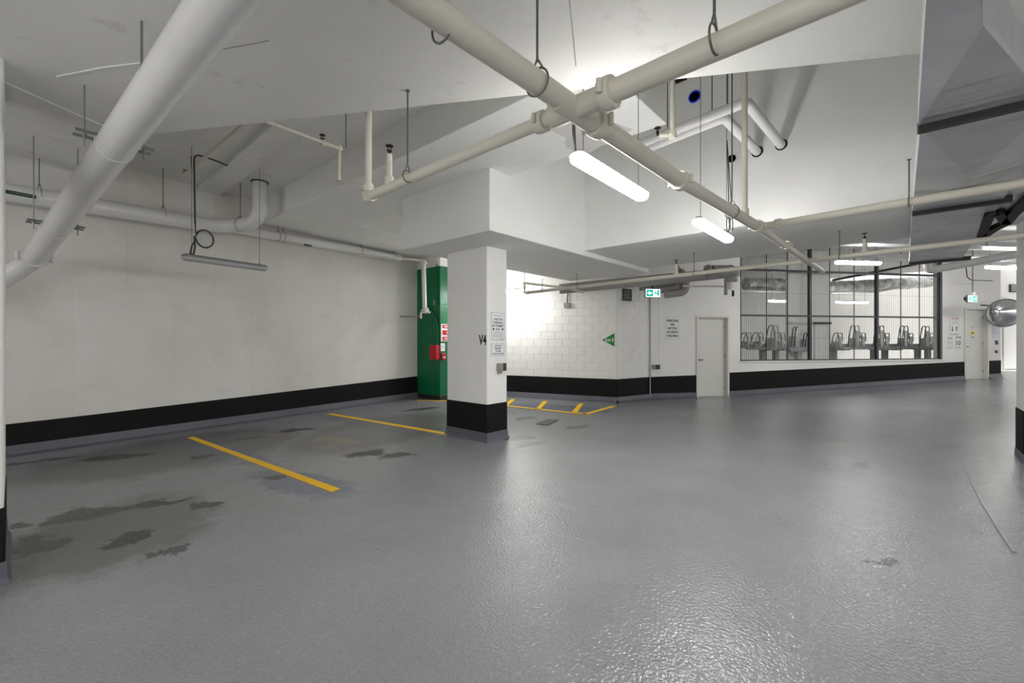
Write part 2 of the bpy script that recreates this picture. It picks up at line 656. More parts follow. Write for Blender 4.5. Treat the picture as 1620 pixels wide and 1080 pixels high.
# shallow rib on the high ceiling, beams and dropped soffits
struct('ceiling_rib', 'ceiling_paint', MB().prism([(2.02, 3.0), (2.34, 3.0), (2.46, 10.2), (2.14, 10.2)], Z_HIGH - .07, Z_HIGH + .05), 'shallow rib across the high ceiling at left')
struct('ceiling_beam', 'beam_paint', MB().box(X_L1, X_L2, Y_END, 10.4, Z_SOFFIT, Z_HIGH + .03), 'wide dropped concrete beam across the bay', .012)
struct('ceiling_edge_beam', 'beam_paint', MB().prism([(X_L2 - .02, 7.89), (9.5, 7.89), (9.5, 11), (X_L2 - .02, 11)], Z_SOFFIT + .002, Z_HIGH + .03), 'dropped soffit along the left wall')
cap = MB().box(4.04, 8.7, 3.96, 5.87, Z_BEAM, Z_SHAFT)
struct('ceiling_column_beam', 'beam_paint', cap, 'deep white beam resting on the column', .012)
struct('ceiling_low_slab', 'beam_paint', MB().box(X_STEP, 8.6, -9, 3.98, Z_LOW, Z_SHAFT), 'low white ceiling slab beyond the recess', .012)


def inside(p, poly):
    c = False
    for i in range(len(poly)):
        (xa, ya), (xb, yb) = poly[i], poly[i - 1]
        if (ya > p[1]) != (yb > p[1]) and p[0] < (xb - xa) * (p[1] - ya) / (yb - ya) + xa:
            c = not c
    return c


def ceil_at(p):
    """height of the lowest ceiling surface above a plan point"""
    z = Z_SHAFT if (X_L2 < p[0] < X_STEP and -6 < p[1] < 3.96) or (X_HOLE < p[0] < X_STEP and -6 < p[1] < Y_END) else Z_HIGH
    if inside(p, near_poly):
        z = min(z, Z_NEAR)
    if X_L1 < p[0] < X_L2 and p[1] > Y_END:
        z = min(z, Z_SOFFIT)
    if p[0] > X_L2 and p[1] > 7.89:
        z = min(z, Z_SOFFIT)
    if 4.04 < p[0] < 8.7 and 3.96 < p[1] < 5.87:
        z = min(z, Z_BEAM)
    if X_STEP < p[0] < 8.6 and p[1] < 3.98:
        z = min(z, Z_LOW)
    if 2.0 < p[0] < 2.45 and p[1] > 3:
        z = min(z, Z_HIGH - .07)
    return z


def seam(name, pts, z, w, h, mat, label):
    """a thin raised or dark line following pixel points on a horizontal surface"""
    m = MB()
    q = [PZ(x, y, z) for x, y in pts]
    for a, b_ in zip(q, q[1:]):
        d = (b_ - a).normalized()
        n = Vector((-d.y, d.x, 0)) * w / 2
        m.plate([a + n, b_ + n, b_ - n, a - n], (0, 0, h))
    return m.build(name, mat, kind='structure', label=label)


q = [PZ(x, y, Z_SOFFIT) for x, y in ((868, 203), (880, 188), (905, 180), (960, 190), (1000, 205), (948, 232), (930, 243), (897, 234), (893, 226), (897, 218), (880, 210))]
MB().plate([p + Vector((0, 0, .001)) for p in q], (0, 0, -.004)).build('trim_10', 'bare_concrete', kind='structure', label='unpainted grey patch on the wide beam soffit')
seam('trim_4', [(90, 121), (160, 107), (232, 98)], Z_NEAR, .010, -.006, 'beam_paint', 'raised trowel ridge on the low ceiling slab')
seam('trim_5', [(350, 78), (372, 74), (400, 69), (425, 64)], Z_NEAR, .006, -.002, 'grey_pipe', 'thin crack in the low ceiling slab at left')
seam('trim_6', [(899, -20), (905, 40), (911, 104)], Z_NEAR, .008, -.002, 'grey_pipe', 'thin crack in the low ceiling slab by the main pipe')
seam('trim_7', [(8, 130), (60, 153), (120, 180), (172, 202)], Z_NEAR, .012, -.006, 'beam_paint', 'pale joint along the ceiling crease')
seam('trim_8', [(1516, 713), (1530, 745), (1552, 790), (1580, 835), (1604, 872)], 0.012, .02, -.03, 'floor_coating', 'raised ridge in the floor coating near the right column')
seam('trim_9', [(1590, 730), (1606, 758), (1622, 790)], 0.012, .02, -.03, 'floor_coating', 'short raised ridge in the floor coating at the right edge')

# ------------------------------------------------------------------ walls with black band and cove
def wall_run(name, wall, t0, t1, band, mat='white_paint', z1=None, thick=.25, cove=.13, label=None):
    """band: list of (t, top height); the cove follows the floor"""
    z1 = z1 or Z_HIGH + .03
    root = thing(name, wall.M, label=label, kind='structure')
    MB().box(t0, t1, 0, thick, -.05, z1).build('wall_body', mat, root, local=True)
    n = 12
    bb, cc = MB(), MB()

    def top(t):
        for (ta, za), (tb, zb) in zip(band, band[1:]):
            if t <= tb or (tb, zb) == band[-1]:
                return za + (zb - za) * (t - ta) / (tb - ta)
    for k in range(n):
        ta, tb = t0 + (t1 - t0) * k / n, t0 + (t1 - t0) * (k + 1) / n
        fa, fb = floor_z(wall.M @ Vector((ta, 0, 0))), floor_z(wall.M @ Vector((tb, 0, 0)))
        y0 = -.012
        # band
        bb.add([(ta, y0, fa + cove), (tb, y0, fb + cove), (tb, y0, top(tb)), (ta, y0, top(ta)),
                (ta, .01, fa + cove), (tb, .01, fb + cove), (tb, .01, top(tb)), (ta, .01, top(ta))],
               [(0, 1, 2, 3), (3, 2, 6, 7), (0, 4, 5, 1)] + ([(0, 3, 7, 4)] if k == 0 else []) + ([(1, 5, 6, 2)] if k == n - 1 else []))
        cc.add([(ta, -.10, fa), (tb, -.10, fb), (tb, -.05, fb + .03), (ta, -.05, fa + .03),
                (tb, -.02, fb + cove + .01), (ta, -.02, fa + cove + .01), (tb, .01, fb + cove + .01), (ta, .01, fa + cove + .01),
                (ta, -.10, fa - .02), (tb, -.10, fb - .02)],
               [(0, 1, 2, 3), (3, 2, 4, 5), (5, 4, 6, 7), (8, 9, 1, 0)])
    bb.build('painted_band', 'black_paint', root, local=True, label='black painted lower band')
    cc.build('cove', 'cove_coating', root, local=True, label='grey coated cove at the foot')
    return root


tl0, tl1 = WL.at(10, 600)[0], WL.at(660, 600)[0]
panel_tint('wall_paint', WL)
wall_run('wall_left', WL, -6.0, WL.len + 2.6, [(-6, .40), (tl0, .415), (tl1, .567), (WL.len + 3, .58)], 'wall_paint', label='long off-white concrete wall with black band')

# block walls: a body behind, single blocks proud of the joints
BL, BH, JT = .393, .193, .005


def block_mesh(l, h, mat, depth=.010):
    m = MB().box(0, l, -depth, .02, 0, h)
    me = m.mesh('block', mat, smooth=False)
    import bmesh
    bm = bmesh.new()
    bm.from_mesh(me)
    bmesh.ops.bevel(bm, geom=[e for e in bm.edges if all(v.co.y < 0 for v in e.verts)], offset=.003, segments=1, affect='EDGES')
    bm.to_mesh(me)
    bm.free()
    return me


BM = {}


def block_wall(name, wall, t0, t1, ztop, label, phase=0.0):
    root = thing(name, wall.M, label=label, kind='structure')
    MB().box(t0 - 2.2 if name == 'wall_back' else t0, t1, 0, .25, -.05, Z_HIGH + .03).build('wall_body', 'block_paint', root, local=True)
    cc = MB()
    for k in range(1):
        ta, tb, cove = t0 - (2.2 if name == 'wall_back' else .03), t1 + .03, .13
        cc.add([(ta, -.16, 0), (tb, -.16, 0), (tb, -.08, .035), (ta, -.08, .035),
                (tb, -.035, cove), (ta, -.035, cove), (tb, .01, cove), (ta, .01, cove), (ta, -.16, -.03), (tb, -.16, -.03)],
               [(0, 1, 2, 3), (3, 2, 4, 5), (5, 4, 6, 7), (8, 9, 1, 0)])
    cc.build('cove', 'cove_coating', root, local=True, label='grey coated cove at the foot')
    if name == 'wall_back':
        MB().box(t0 - 2.2, t0, -.010, .01, .13, .56).build('painted_band', 'black_paint', root, local=True)
    MB().box(t0, t1, -.003, .01, .1, .565).build('band_backing', 'black_paint', root, local=True)
    r = 0
    z = -.02
    while z < ztop:
        x = t1 - (BL + JT) * (.5 if (r + phase) % 2 else 1.0)
        xe = t1
        first = True
        while xe > t0 + .02:
            x0 = max(t0, xe - ((BL + JT) * (.5 if first and (r + int(phase)) % 2 else 1.0)))
            l = xe - x0 - JT
            if l > .03:
                key = (round(l, 3), z < .5)
                if key not in BM:
                    BM[key] = block_mesh(l, BH, 'black_paint' if z < .5 else 'block_paint')
                share('block', BM[key], root, (x0, 0, z))
            xe = x0
            first = False
        r += 1
        z += BH + JT
    return root


tc0 = WC.at(790, 540)[0]
block_wall('wall_back', WC, tc0, WC.len, 2.95, 'white painted block wall with black base behind the column')
block_wall('wall_return', WS, 0, WS.len, 2.95, 'short white block wall return beside the exit sign', 1)


def top_far(px):
    return WF.at(px, 0)[0]


band_far = [(0, .57), (top_far(1101), .60), (top_far(1152), .655), (top_far(1525), .888), (top_far(1600), .93)]
t_d1a, t_d1b = top_far(1101), top_far(1153)
t_cg0, t_cg1 = top_far(1171), top_far(1491)
t_d2a, t_d2b = top_far(1525), top_far(1563)
t_end = top_far(1583)
wall_run('wall_far', WF, 0, t_d1a, band_far, label='white block wall between exit sign and white door')
wall_run('wall_far_b', WF, t_d1b, t_cg0, band_far, label='narrow white wall strip between door and cage').name = 'wall_far_strip'
wall_run('wall_knee', WF, t_cg0, t_cg1, band_far, z1=.965, thick=.2, label='knee wall under the bicycle cage')
wall_run('wall_far_c', WF, t_cg1, t_d2a, band_far, label='white wall with notices between cage and far door').name = 'wall_far_notices'
wall_run('wall_far_d', WF, t_d2b, t_end, band_far, label='white wall end beyond the far door').name = 'wall_far_end'
for k, (a, b_) in enumerate(((t_d1a, t_d1b), (t_d2a, t_d2b))):
    fz = floor_z(WF.M @ Vector((a, 0, 0)))
    MB().box(a, b_, 0, .25, fz + 2.19, Z_HIGH + .03).xf(WF.M).build('wall_over_door', 'white_paint', kind='structure', label='white wall above the %s door' % ('near' if k == 0 else 'far'))

# room beyond the far corner and the bicycle room shell
for nm, lab, bx in (('wall_bicycle_room', 'white back wall of the bicycle room behind the mesh', (t_cg0 - .5, t_cg1 + 8.5, 5.6, 5.8)),
                    ('wall_bicycle_left', 'white left side wall of the bicycle room', (t_cg0 - .6, t_cg0 - .5, .25, 5.8)),
                    ('wall_bicycle_right', 'white right side wall of the bicycle room', (t_cg1 + 8.4, t_cg1 + 8.6, 1.9, 5.8))):
    MB().box(*bx, -.2, Z_HIGH).xf(WF.M).build(nm, 'white_paint', kind='structure', label=lab)
root = thing('wall_corridor', WF.M, kind='structure', label='white corridor wall beyond the far corner')
MB().box(t_end, t_end + 6, 1.7, 1.8, -.1, Z_HIGH).build('corridor_panel', 'white_paint', root, local=True)
MB().box(t_end - .06, t_end, .25, 1.7, -.1, Z_HIGH).build('return_panel', 'white_paint', root, local=True)


# ------------------------------------------------------------------ columns
def column(name, x0, x1, y0, y1, ztop, zband, label, mat='white_paint'):
    root = thing(name, ((x0 + x1) / 2, (y0 + y1) / 2, floor_z(((x0 + x1) / 2, (y0 + y1) / 2))), label=label, kind='structure')
    MB().box(x0, x1, y0, y1, -.05, ztop).build('shaft', mat, root, bevel=.015)
    e = .006
    MB().box(x0 - e, x1 + e, y0 - e, y1 + e, .12, zband).build('painted_band', 'black_paint', root, bevel=.012, label='black painted base band')
    m = MB()
    prof = [(.035, -.03), (.03, .005), (.014, .04), (.010, .135), (-.02, .14)]
    rings = []
    for e, z in prof:
        rings.append([(x0 - e, y0 - e, z), (x1 + e, y0 - e, z), (x1 + e, y1 + e, z), (x0 - e, y1 + e, z)])
    for a, b_ in zip(rings, rings[1:]):
        for k in range(4):
            j = (k + 1) % 4
            m.add([a[k], a[j], b_[j], b_[k]], [(0, 1, 2, 3)])
    m.build('cove', 'cove_coating', root, label='grey coated cove')
    return root


COLX0, COLX1, COLY0, COLY1 = 4.68, 5.12, 4.64, 5.555
main_col = column('trim_1', COLX0, COLX1, COLY0, COLY1, Z_BEAM + .01, .563, 'white concrete column V4 with black base band')
main_col.name = 'column'
c = column('column_edge', -.55, -.035, 4.18, 5.2, Z_NEAR + .02, .47, 'white column at the left picture edge')
c = column('column_far', 8.1, 8.6, -2.1, -1.085, Z_HIGH, .66, 'white column at the right picture edge')

# green column: courses of painted blocks
gx, gy = 7.23, 8.85
root = thing('column_green', (gx, gy, 0), kind='structure', label='green painted block column with fire alarm gear')
MB().box(gx + .005, gx + 1.0, gy + .005, 10.4, 0, 3.43).build('shaft', 'green_paint', root)
MB().box(gx + .005, gx + 1.0, gy + .005, 10.4, 3.43, Z_SOFFIT + .02).build('shaft_top', 'white_paint', root)
z, r = .12, 0
while z < 3.42:
    h = min(BH, 3.43 - z)
    m = MB().box(gx, gx + (.36 if r % 2 else .18), gy, gy + .3, z, z + h)
    m.build('block', 'green_paint', root, bevel=.002)
    m = MB().box(gx + (.362 if r % 2 else .182), gx + 1.0, gy, gy + .3, z, z + h)
    m.build('block', 'green_paint', root, bevel=.002)
    MB().box(gx, gx + .3, gy + .302, 10.4, z, z + h).build('block', 'green_paint', root, bevel=.002)
    z += BH + .002
    r += 1
MB().box(gx - .02, gx + 1.02, gy - .02, 10.4, -.02, .12).build('base_band', 'dark_metal', root, bevel=.01)


# ------------------------------------------------------------------ doors
def door(name, wall, px0, px1, v, label, knob_side=-1):
    ta, tb = wall.at(px0, 0, v)[0], wall.at(px1, 0, v)[0]
    fz = floor_z(wall.M @ Vector(((ta + tb) / 2, v, 0)))
    M = wall.M @ Matrix.Translation(((ta + tb) / 2, v, fz))
    root = thing(name, M, label=label, kind='structure')
    w, h = (tb - ta) / 2, 2.19
    fr = MB()
    fr.box(-w, -w + .055, -.03, .16, -.02, h).box(w - .055, w, -.03, .16, -.02, h).box(-w + .055, w - .055, -.03, .16, h - .055, h)
    fr.build('door_frame', 'frame_paint', root, local=True, bevel=.004)
    leaf = MB().box(-w + .058, w - .058, .09, .135, .012, h - .058).build('door_leaf', 'door_paint', root, local=True, bevel=.002)
    MB().box(-w, w, -.02, .17, -.02, .012).build('threshold', 'box_grey', root, local=True)
    kx = -w + .13
    m = MB().lathe([(.03, 0), (.03, .008), (.012, .012), (.012, .045)], (kx, .09, 1.0), (0, -1, 0), 14)
    m.box(kx - .012, kx + .11, .035, .055, .985, 1.01)
    m.build('handle', 'dark_metal', leaf, local=True, bevel=.002)
    for z in (.25, 1.1, 1.9):
        MB().tube([(w - .06, .085, z - .05), (w - .06, .085, z + .05)], .01, 8).build('hinge', 'zinc', root, local=True)
    return root, w, h


d1, w1, h1 = door('door_1', WF, 1101, 1153, 0, 'white steel door beside the vehicular access sign')
p = MB().box(-.12, .12, .082, .09, 1.47, 1.55).build('door_plate', 'sign_white', d1, local=True, bevel=.003)
text('EXIT ONLY', p, 'sign_grey', .17, .018, 0, 1.52, .0805) if False else None
MB().box(-.09, .09, .0805, .082, 1.52, 1.53).box(-.03, .03, .0805, .082, 1.495, 1.507).build('lettering', 'sign_grey', p, local=True)
d2, w2, h2 = door('door_2', WF, 1525, 1563, 0, 'white steel far door with yellow round sticker')
p = MB().lathe([(.075, 0), (.075, .003)], (.0, .09, 1.42), (0, -1, 0), 24).build('round_sticker', 'sign_yellow', d2, local=True)
MB().box(-.045, .045, .084, .087, 1.405, 1.435).build('lettering', 'sign_black', p, local=True)
MB().box(-.055, .055, .086, .09, 1.27, 1.31).build('small_notice', 'sign_grey', d2, local=True)
MB().box(-.10, .10, .086, .09, 1.60, 1.612).box(-.06, .06, .086, .09, 1.57, 1.58).build('door_lettering', 'sign_grey', d2, local=True)
d3, w3, h3 = door('door_3', WF, 1586, 1618, 1.7, 'white corridor door beside the right column')
MB().box(-w3 + .12, -w3 + .38, .08, .09, 1.52, 1.57).build('door_plate', 'dark_metal', d3, local=True)


# ------------------------------------------------------------------ floor markings
def strip(pts, name, parent=None, label=None, **k):
    q = [PZ(x, y, 0) for x, y in pts]
    q = [Vector((p.x, p.y, floor_z(p) + .0005)) for p in q]
    return MB().plate(q, (0, 0, .004)).build(name, 'yellow_paint', parent, label=label, **k)


def line_quad(a, b, w):
    pa, pb = PZ(*a, 0), PZ(*b, 0)
    d = (pb - pa).normalized()
    n = Vector((-d.y, d.x, 0)) * w / 2
    return [pa + n, pb + n, pb - n, pa - n]


strip([(296.5, 692), (306, 690.5), (537.5, 772.5), (524, 777.5)], 'parking_line', label='yellow parking line nearest the camera, ending in open floor', cat='floor marking')
strip([(517, 654.6), (524, 653.6), (707, 684), (707, 687.5)], 'parking_line', label='yellow parking line running up to the column foot', cat='floor marking')
m = MB().plate(line_quad((660, 633), (712, 634), .1), (0, 0, .004))
m.build('parking_line', 'yellow_paint', label='short yellow line end beside the green column', cat='floor marking')
root = thing('hatched_marking', PZ(860, 645, 0), 'yellow hatched no-parking area painted by the block wall', 'floor marking')
for a, b_ in (((770, 638.5), (927, 655)), ((925, 655.3), (971, 642.5)), ((796, 644), (812, 631.5)), ((851, 647), (863, 634.5)), ((908, 653), (919.5, 638.5))):
    MB().plate([p + Vector((0, 0, .001)) for p in line_quad(a, b_, .11)], (0, 0, .004)).build('painted_stripe', 'yellow_paint', root)
q = [PZ(x, y, 0) for x, y in ((848, 670.5), (868, 663), (884, 664.5), (866, 672.5))]
MB().plate([p + Vector((0, 0, .001)) for p in q], (0, 0, .008)).build('floor_patch', 'drain_iron', label='dark rectangular cover plate in the floor behind the column', cat='cover plate')


# ------------------------------------------------------------------ pipes
def coupling(parent, c, axis, r, mat='cream_pipe', l=.06):
    """grooved coupling: two flanged halves with bolt lugs"""
    c, ax = Vector(c), Vector(axis).normalized()
    m = MB().lathe([(r * 1.02, -l / 2), (r * 1.28, -l / 2), (r * 1.34, -l / 4), (r * 1.34, l / 4), (r * 1.28, l / 2), (r * 1.02, l / 2)], c, ax, 18)
    side = ax.cross(Vector((0, 0, 1)))
    side = side.normalized() if side.length > .1 else Vector((1, 0, 0))
    for s in (-1, 1):
        p = c + side * s * r * 1.5
        up = ax.cross(side).normalized()
        m.tube([p - up * r * .55, p + up * r * .55], r * .24, 8)
    return m.build('coupling', mat, parent)


def hanger(parent, p, ztop, r, mat='rod_steel', loop=True):
    ztop = ceil_at(p) if ztop >= Z_HIGH - .2 else min(ztop, ceil_at(p))
    m = MB().tube([p + Vector((0, 0, r)), Vector((p.x, p.y, ztop))], .006, 6)
    m.lathe([(.014, 0), (.014, .008)], Vector((p.x, p.y, ztop - .008)), (0, 0, 1), 8)
    return m.build('hanger_rod', mat, parent)


def clevis(parent, p, axis, r, mat='rod_steel'):
    ax = Vector(axis).normalized()
    s = ax.cross(Vector((0, 0, 1))).normalized()
    pts = []
    for k in range(21):
        a = 2 * PI * k / 20
        pts.append(p + (s * math.cos(a) + Vector((0, 0, 1)) * math.sin(a)) * (r + .004))
    m = MB().tube(pts, .005, 5)
    m.tube([p + Vector((0, 0, r)) + s * r * .5, p + Vector((0, 0, r + .05))], .005, 5)
    m.tube([p + Vector((0, 0, r)) - s * r * .5, p + Vector((0, 0, r + .05))], .005, 5)
    return m.build('hanger_clevis', mat, parent)


def tee(parent, c, axis, r, up=Vector((0, 0, 1)), l=.12):
    c, ax = Vector(c), Vector(axis).normalized()
    m = MB().tube([c - ax * l / 2, c + ax * l / 2], r * 1.3, 14)
    m.tube([c, c + up * l * .6], r * 1.2, 12)
    return m.build('tee_fitting', 'cream_pipe', parent)


ZM = 2.65
BX, AY = Vector((1, 0, 0)), Vector((0, 1, 0))
# sprinkler main
m0, mj, mr1, mr2, m1 = PZ(655, 0, ZM), PZ(906, 172, ZM), PZ(1076, 286, ZM), PZ(1203, 361, ZM), PZ(1300, 428, ZM)
ms = m0 - (mj - m0).normalized() * 2.2
root = thing('sprinkler_main', mj, 'thick cream sprinkler main running away to the far cage', 'pipe')
MB().tube([ms, mr1], .051, 24).build('pipe_run', 'cream_pipe', root)
MB().tube([mr1, mr2], .047, 20).build('pipe_run', 'cream_pipe', root)
MB().tube([mr2, m1], .040, 20).build('pipe_run', 'cream_pipe', root)
dm = (mj - m0).normalized()
coupling(root, PZ(945, 196, ZM), dm, .055, l=.07)
coupling(root, mr1, dm, .052)
coupling(root, mr2 - dm * .12, dm, .047)
coupling(root, PZ(1245, 388, ZM), dm, .038, l=.05)
MB().tube([m1, m1 + dm * .05], .046, 18).build('end_cap', 'cream_pipe', root)
# cross fitting where the branches leave
MB().tube([mj - dm * .14, mj + dm * .16], .057, 24).tube([mj - AY * .13, mj + AY * .13], .053, 20).build('cross_fitting', 'cream_pipe', root)
for x, y, zt in ((850, 130, Z_NEAR), (1158, 335, Z_HIGH), (700, 40, Z_NEAR)):
    p = PZ(x, y, ZM)
    clevis(root, p, dm, .056)
    hanger(root, p + Vector((0, 0, .05)), zt, .04)


def branch(name, pts, r, label, coup=(), hang=(), group=None):
    root = thing(name, pts[0], label, 'pipe', group)
    MB().tube(fillet(pts, .07), r, 18).build('pipe_run', 'cream_pipe', root)
    for c, a, rr in coup:
        coupling(root, c, a, rr)
    for p, zt in hang:
        clevis(root, p, pts[1] - pts[0], r)
        hanger(root, p + Vector((0, 0, .05)), zt, r)
    return root


bl_end = PZ(583, 311, ZM)
bl_dir = (bl_end - mj).normalized()
br = branch('sprinkler_branch', [mj + bl_dir * .1, bl_end], .036, 'cream sprinkler branch pipe from the cross fitting towards the left bay',
            [(mj + bl_dir * .2, bl_dir, .042), (bl_end - bl_dir * .02, bl_dir, .036)], [(PZ(645, 279, ZM), Z_NEAR)])
# riser, upright head and small link at its end
MB().tube([bl_end, Vector((bl_end.x, bl_end.y, Z_HIGH))], .026, 14).build('riser', 'cream_pipe', br)
coupling(br, bl_end + Vector((0, 0, .07)), (0, 0, 1), .03)
hp = PZ(616, 297, ZM)
MB().tube([hp, hp + Vector((0, 0, .25))], .022, 12).build('head_riser', 'cream_pipe', br)
coupling(br, hp + Vector((0, 0, .05)), (0, 0, 1), .026)


def head(parent, p, s=1.0):
    m = MB().tube([p, p + Vector((0, 0, .03 * s))], .012 * s, 10)
    m.tube([p + Vector((.014 * s, 0, .03 * s)), p + Vector((.014 * s, 0, .062 * s))], .003 * s, 6)
    m.tube([p + Vector((-.014 * s, 0, .03 * s)), p + Vector((-.014 * s, 0, .062 * s))], .003 * s, 6)
    m.lathe([(.03 * s, 0), (.026 * s, .006 * s), (.01 * s, .01 * s)], p + Vector((0, 0, .062 * s)), (0, 0, 1), 12)
    m.box(p.x - .016 * s, p.x + .016 * s, p.y - .008 * s, p.y + .008 * s, p.z + .02 * s, p.z + .034 * s)
    return m.build('sprinkler_head', 'bronze', parent)


head(br, hp + Vector((0, 0, .25)))
lk = [PZ(430, 195, 3.45), PZ(537, 235, 3.45)]
lk2 = P(536, 287, (lk[1] - Vector((0, 0, 0))).dot(Vector((CB, SB, 0))))
root = thing('sprinkler_drop', lk2, 'thin cream pipe stepping down to the branch end in the left bay', 'pipe')
far = lk[0] + (lk[0] - lk[1]).normalized() * 1.5
MB().tube(fillet([far, lk[1], lk2, bl_end + Vector((0, 0, .06))], .04), .018, 12).build('pipe_run', 'cream_pipe', root)
for c, a in ((lk[1], (0, 0, 1)), (lk2, (0, 0, 1)), (PZ(512, 226, 3.45), lk[1] - lk[0])):
    coupling(root, c, a, .021, l=.05)
head(root, PZ(510, 224, 3.46), 1.0)
MB().tube([PZ(540, 236, 3.45) + Vector((.05, 0, .03)), PZ(540, 236, 3.45) + Vector((.05, 0, .66))], .005, 5).build('hanger_rod', 'rod_steel', root)

bp = mj - bl_dir * .1
far = mj - bl_dir * 6.5
branch('sprinkler_branch', [bp, far], .051, 'thick cream sprinkler branch from the cross fitting up out of frame',
       [(mj - bl_dir * .2, bl_dir, .056)], [(PZ(1130, 62, ZM), Z_NEAR)])
# second branch to the right, with a riser
b2a, b2b = PZ(1208, 358, ZM), PZ(1620, 289, ZM)
d2v = (b2b - b2a).normalized()
br2 = branch('sprinkler_branch', [b2a - d2v * .03, b2b + d2v * 3], .036, 'cream sprinkler branch crossing beneath the metal duct at right',
             [(b2a + d2v * .13, d2v, .038)], [(PZ(1438, 319, ZM), Z_LOW)])
rp = PZ(1178, 346, ZM)
MB().tube([rp, Vector((rp.x, rp.y, ceil_at(rp)))], .026, 14).build('riser', 'cream_pipe', br2)
coupling(br2, rp + Vector((0, 0, .06)), (0, 0, 1), .028)
# third branch, far
b3a, b3b = PZ(832, 463, ZM), PZ(1298, 410, ZM)
d3v = (b3b - b3a).normalized()
br3 = branch('sprinkler_branch', [b3a, b3b, b3b + (PZ(1620, 372, ZM) - b3b) * 1.6], .034, 'long thin cream sprinkler branch beneath the low ceiling',
             [(b3a + d3v * .05, d3v, .034), (PZ(1268, 413, ZM), d3v, .034), (b3b + d3v * .2, d3v, .034)],
             [(PZ(1098, 432, ZM), Z_LOW), (PZ(1328, 406, ZM), Z_LOW), (PZ(913, 453, ZM), Z_BEAM), (PZ(858, 460, ZM), Z_BEAM)])
for x, y in ((1070, 436), (1368, 402)):
    p = PZ(x, y, ZM)
    MB().tube([p, p + Vector((0, 0, .2))], .028, 12).build('head_riser', 'cream_pipe', br3)
    coupling(br3, p + Vector((0, 0, .03)), (0, 0, 1), .03)
    head(br3, p + Vector((0, 0, .2)), 1.1)
# small loop at the far left end of the third branch
a0, a1, a2 = PZ(820, 440, 2.9), PZ(830, 462, ZM), PZ(922, 462, 2.62)
root = thing('sprinkler_loop', a1, 'small cream sprinkler offset loop behind the column', 'pipe')
MB().tube(fillet([a1, Vector((a1.x, a1.y, 2.86)), Vector((a1.x, a1.y, 2.86)) + (a2 - a1) * .02, PZ(895, 455, 2.72), a2], .03), .026, 12).build('pipe_run', 'cream_pipe', root)
for c in (a1, Vector((a1.x, a1.y, 2.86)), a2):
    coupling(root, c, (0, 0, 1), .027, l=.05)
hanger(root, Vector((a1.x, a1.y, 2.86)), Z_BEAM + .3, .01)


# white storm drain pipes on the left side
def ytop(w, px, py, v):
    t, z = w.at(px, py, v)
    return w.M @ Vector((t, v, z))


v = -.42
pA0 = ytop(WL, -60, 292, v)
pA0 = pA0 + (pA0 - ytop(WL, 300, 350, v)).normalized() * 1.5
pA1 = ytop(WL, 350, 359, v)
dp = 7.38
pT = P(411, 282, dp)
pE = Vector((pT.x, pT.y, pA1.z + .03))
root = thing('storm_drain_pipe', pA1, 'white storm drain pipe along the left wall bending up into the ceiling', 'pipe')
MB().tube(fillet([pA0, pA1, pE, Vector((pT.x, pT.y, Z_HIGH))], .30, 9), .112, 24).build('pipe_run', 'drain_pipe', root)
for k in range(3):
    pass
for px, py in ((62, 308), (258, 340)):
    p = ytop(WL, px, py, v)
    clevis(root, p, pA1 - pA0, .113, 'zinc')
    hanger(root, p + Vector((0, 0, .1)), 4.05, .02)
MB().lathe([(.135, 0), (.135, .012)], (pT.x, pT.y, Z_HIGH - .013), (0, 0, 1), 24).build('ceiling_collar', 'dark_metal', root)
p = (pA1 + pE) / 2
clevis(root, p, pE - pA1, .113, 'zinc')
hanger(root, p + Vector((0, 0, .1)), Z_HIGH, .02)


def pipe_tag(root, w, px, py, v, L, h):
    t, z = w.at(px, py, v)
    M = w.M @ Matrix.Translation((t, v, z)) @ Matrix.Rotation(0, 4, 'Y')
    m = MB().box(-L / 2, L / 2, -.004, .002, -h / 2, h / 2).xf(M)
    o = m.build('pipe_label', 'pipe_tag_green', root, label='dark green storm drain marker')
    r = root.matrix_basis.inverted() @ M
    t_ = text('STORM DRAIN', o, 'sign_grey', L * .68, h * .45, 0, 0, -.006)
    t_.data.transform(r)
    return o


pipe_tag(root, WL, 32, 307, v - .115, .27, .045)
vB = -.16
pB0, pB1 = ytop(WL, 345, 357, vB), ytop(WL, 632, 408, vB)
root = thing('storm_drain_pipe', pB0, 'slimmer white drain pipe on the left wall ending near the green column', 'pipe')
MB().tube([pB0 - (pB1 - pB0).normalized() * 2.0, pB1], .088, 20).build('pipe_run', 'drain_pipe', root)
for px, py in ((440, 374), (448, 376), (570, 397), (622, 406)):
    p = ytop(WL, px, py, vB)
    clevis(root, p, pB1 - pB0, .09, 'zinc')
    hanger(root, p + Vector((0, 0, .1)), Z_SOFFIT, .02)
pipe_tag(root, WL, 487, 388, vB - .092, .16, .035)
# cream sprinkler pipe along the wall to the green column
q0, q1 = ytop(WL, 560, 402, -.35), P(670, 412, 11.0)
q2 = P(672, 494, 11.0)
root = thing('sprinkler_drop', q2, 'white sprinkler drop pipe with test valve in front of the green column', 'pipe')
MB().tube(fillet([q0, q1, q2], .05), [.03] * 9, 14).build('pipe_run', 'cream_pipe', root) if False else MB().tube([q0, q1], .022, 12).build('pipe_run', 'cream_pipe', root)
MB().tube([q1, q2], .055, 16).build('drop_pipe', 'drain_pipe', root)
coupling(root, q1 - Vector((0, 0, .06)), (0, 0, 1), .06, 'cream_pipe')
coupling(root, q2 + Vector((0, 0, .05)), (0, 0, 1), .06, 'cream_pipe')
rt = W(1, 0) - W(0, 0)
MB().tube(fillet([q2 + rt * .13, q2 - rt * .1, q2 - rt * .1 - Vector((0, 0, .15))], .04), .028, 12).build('valve_arm', 'drain_pipe', root)
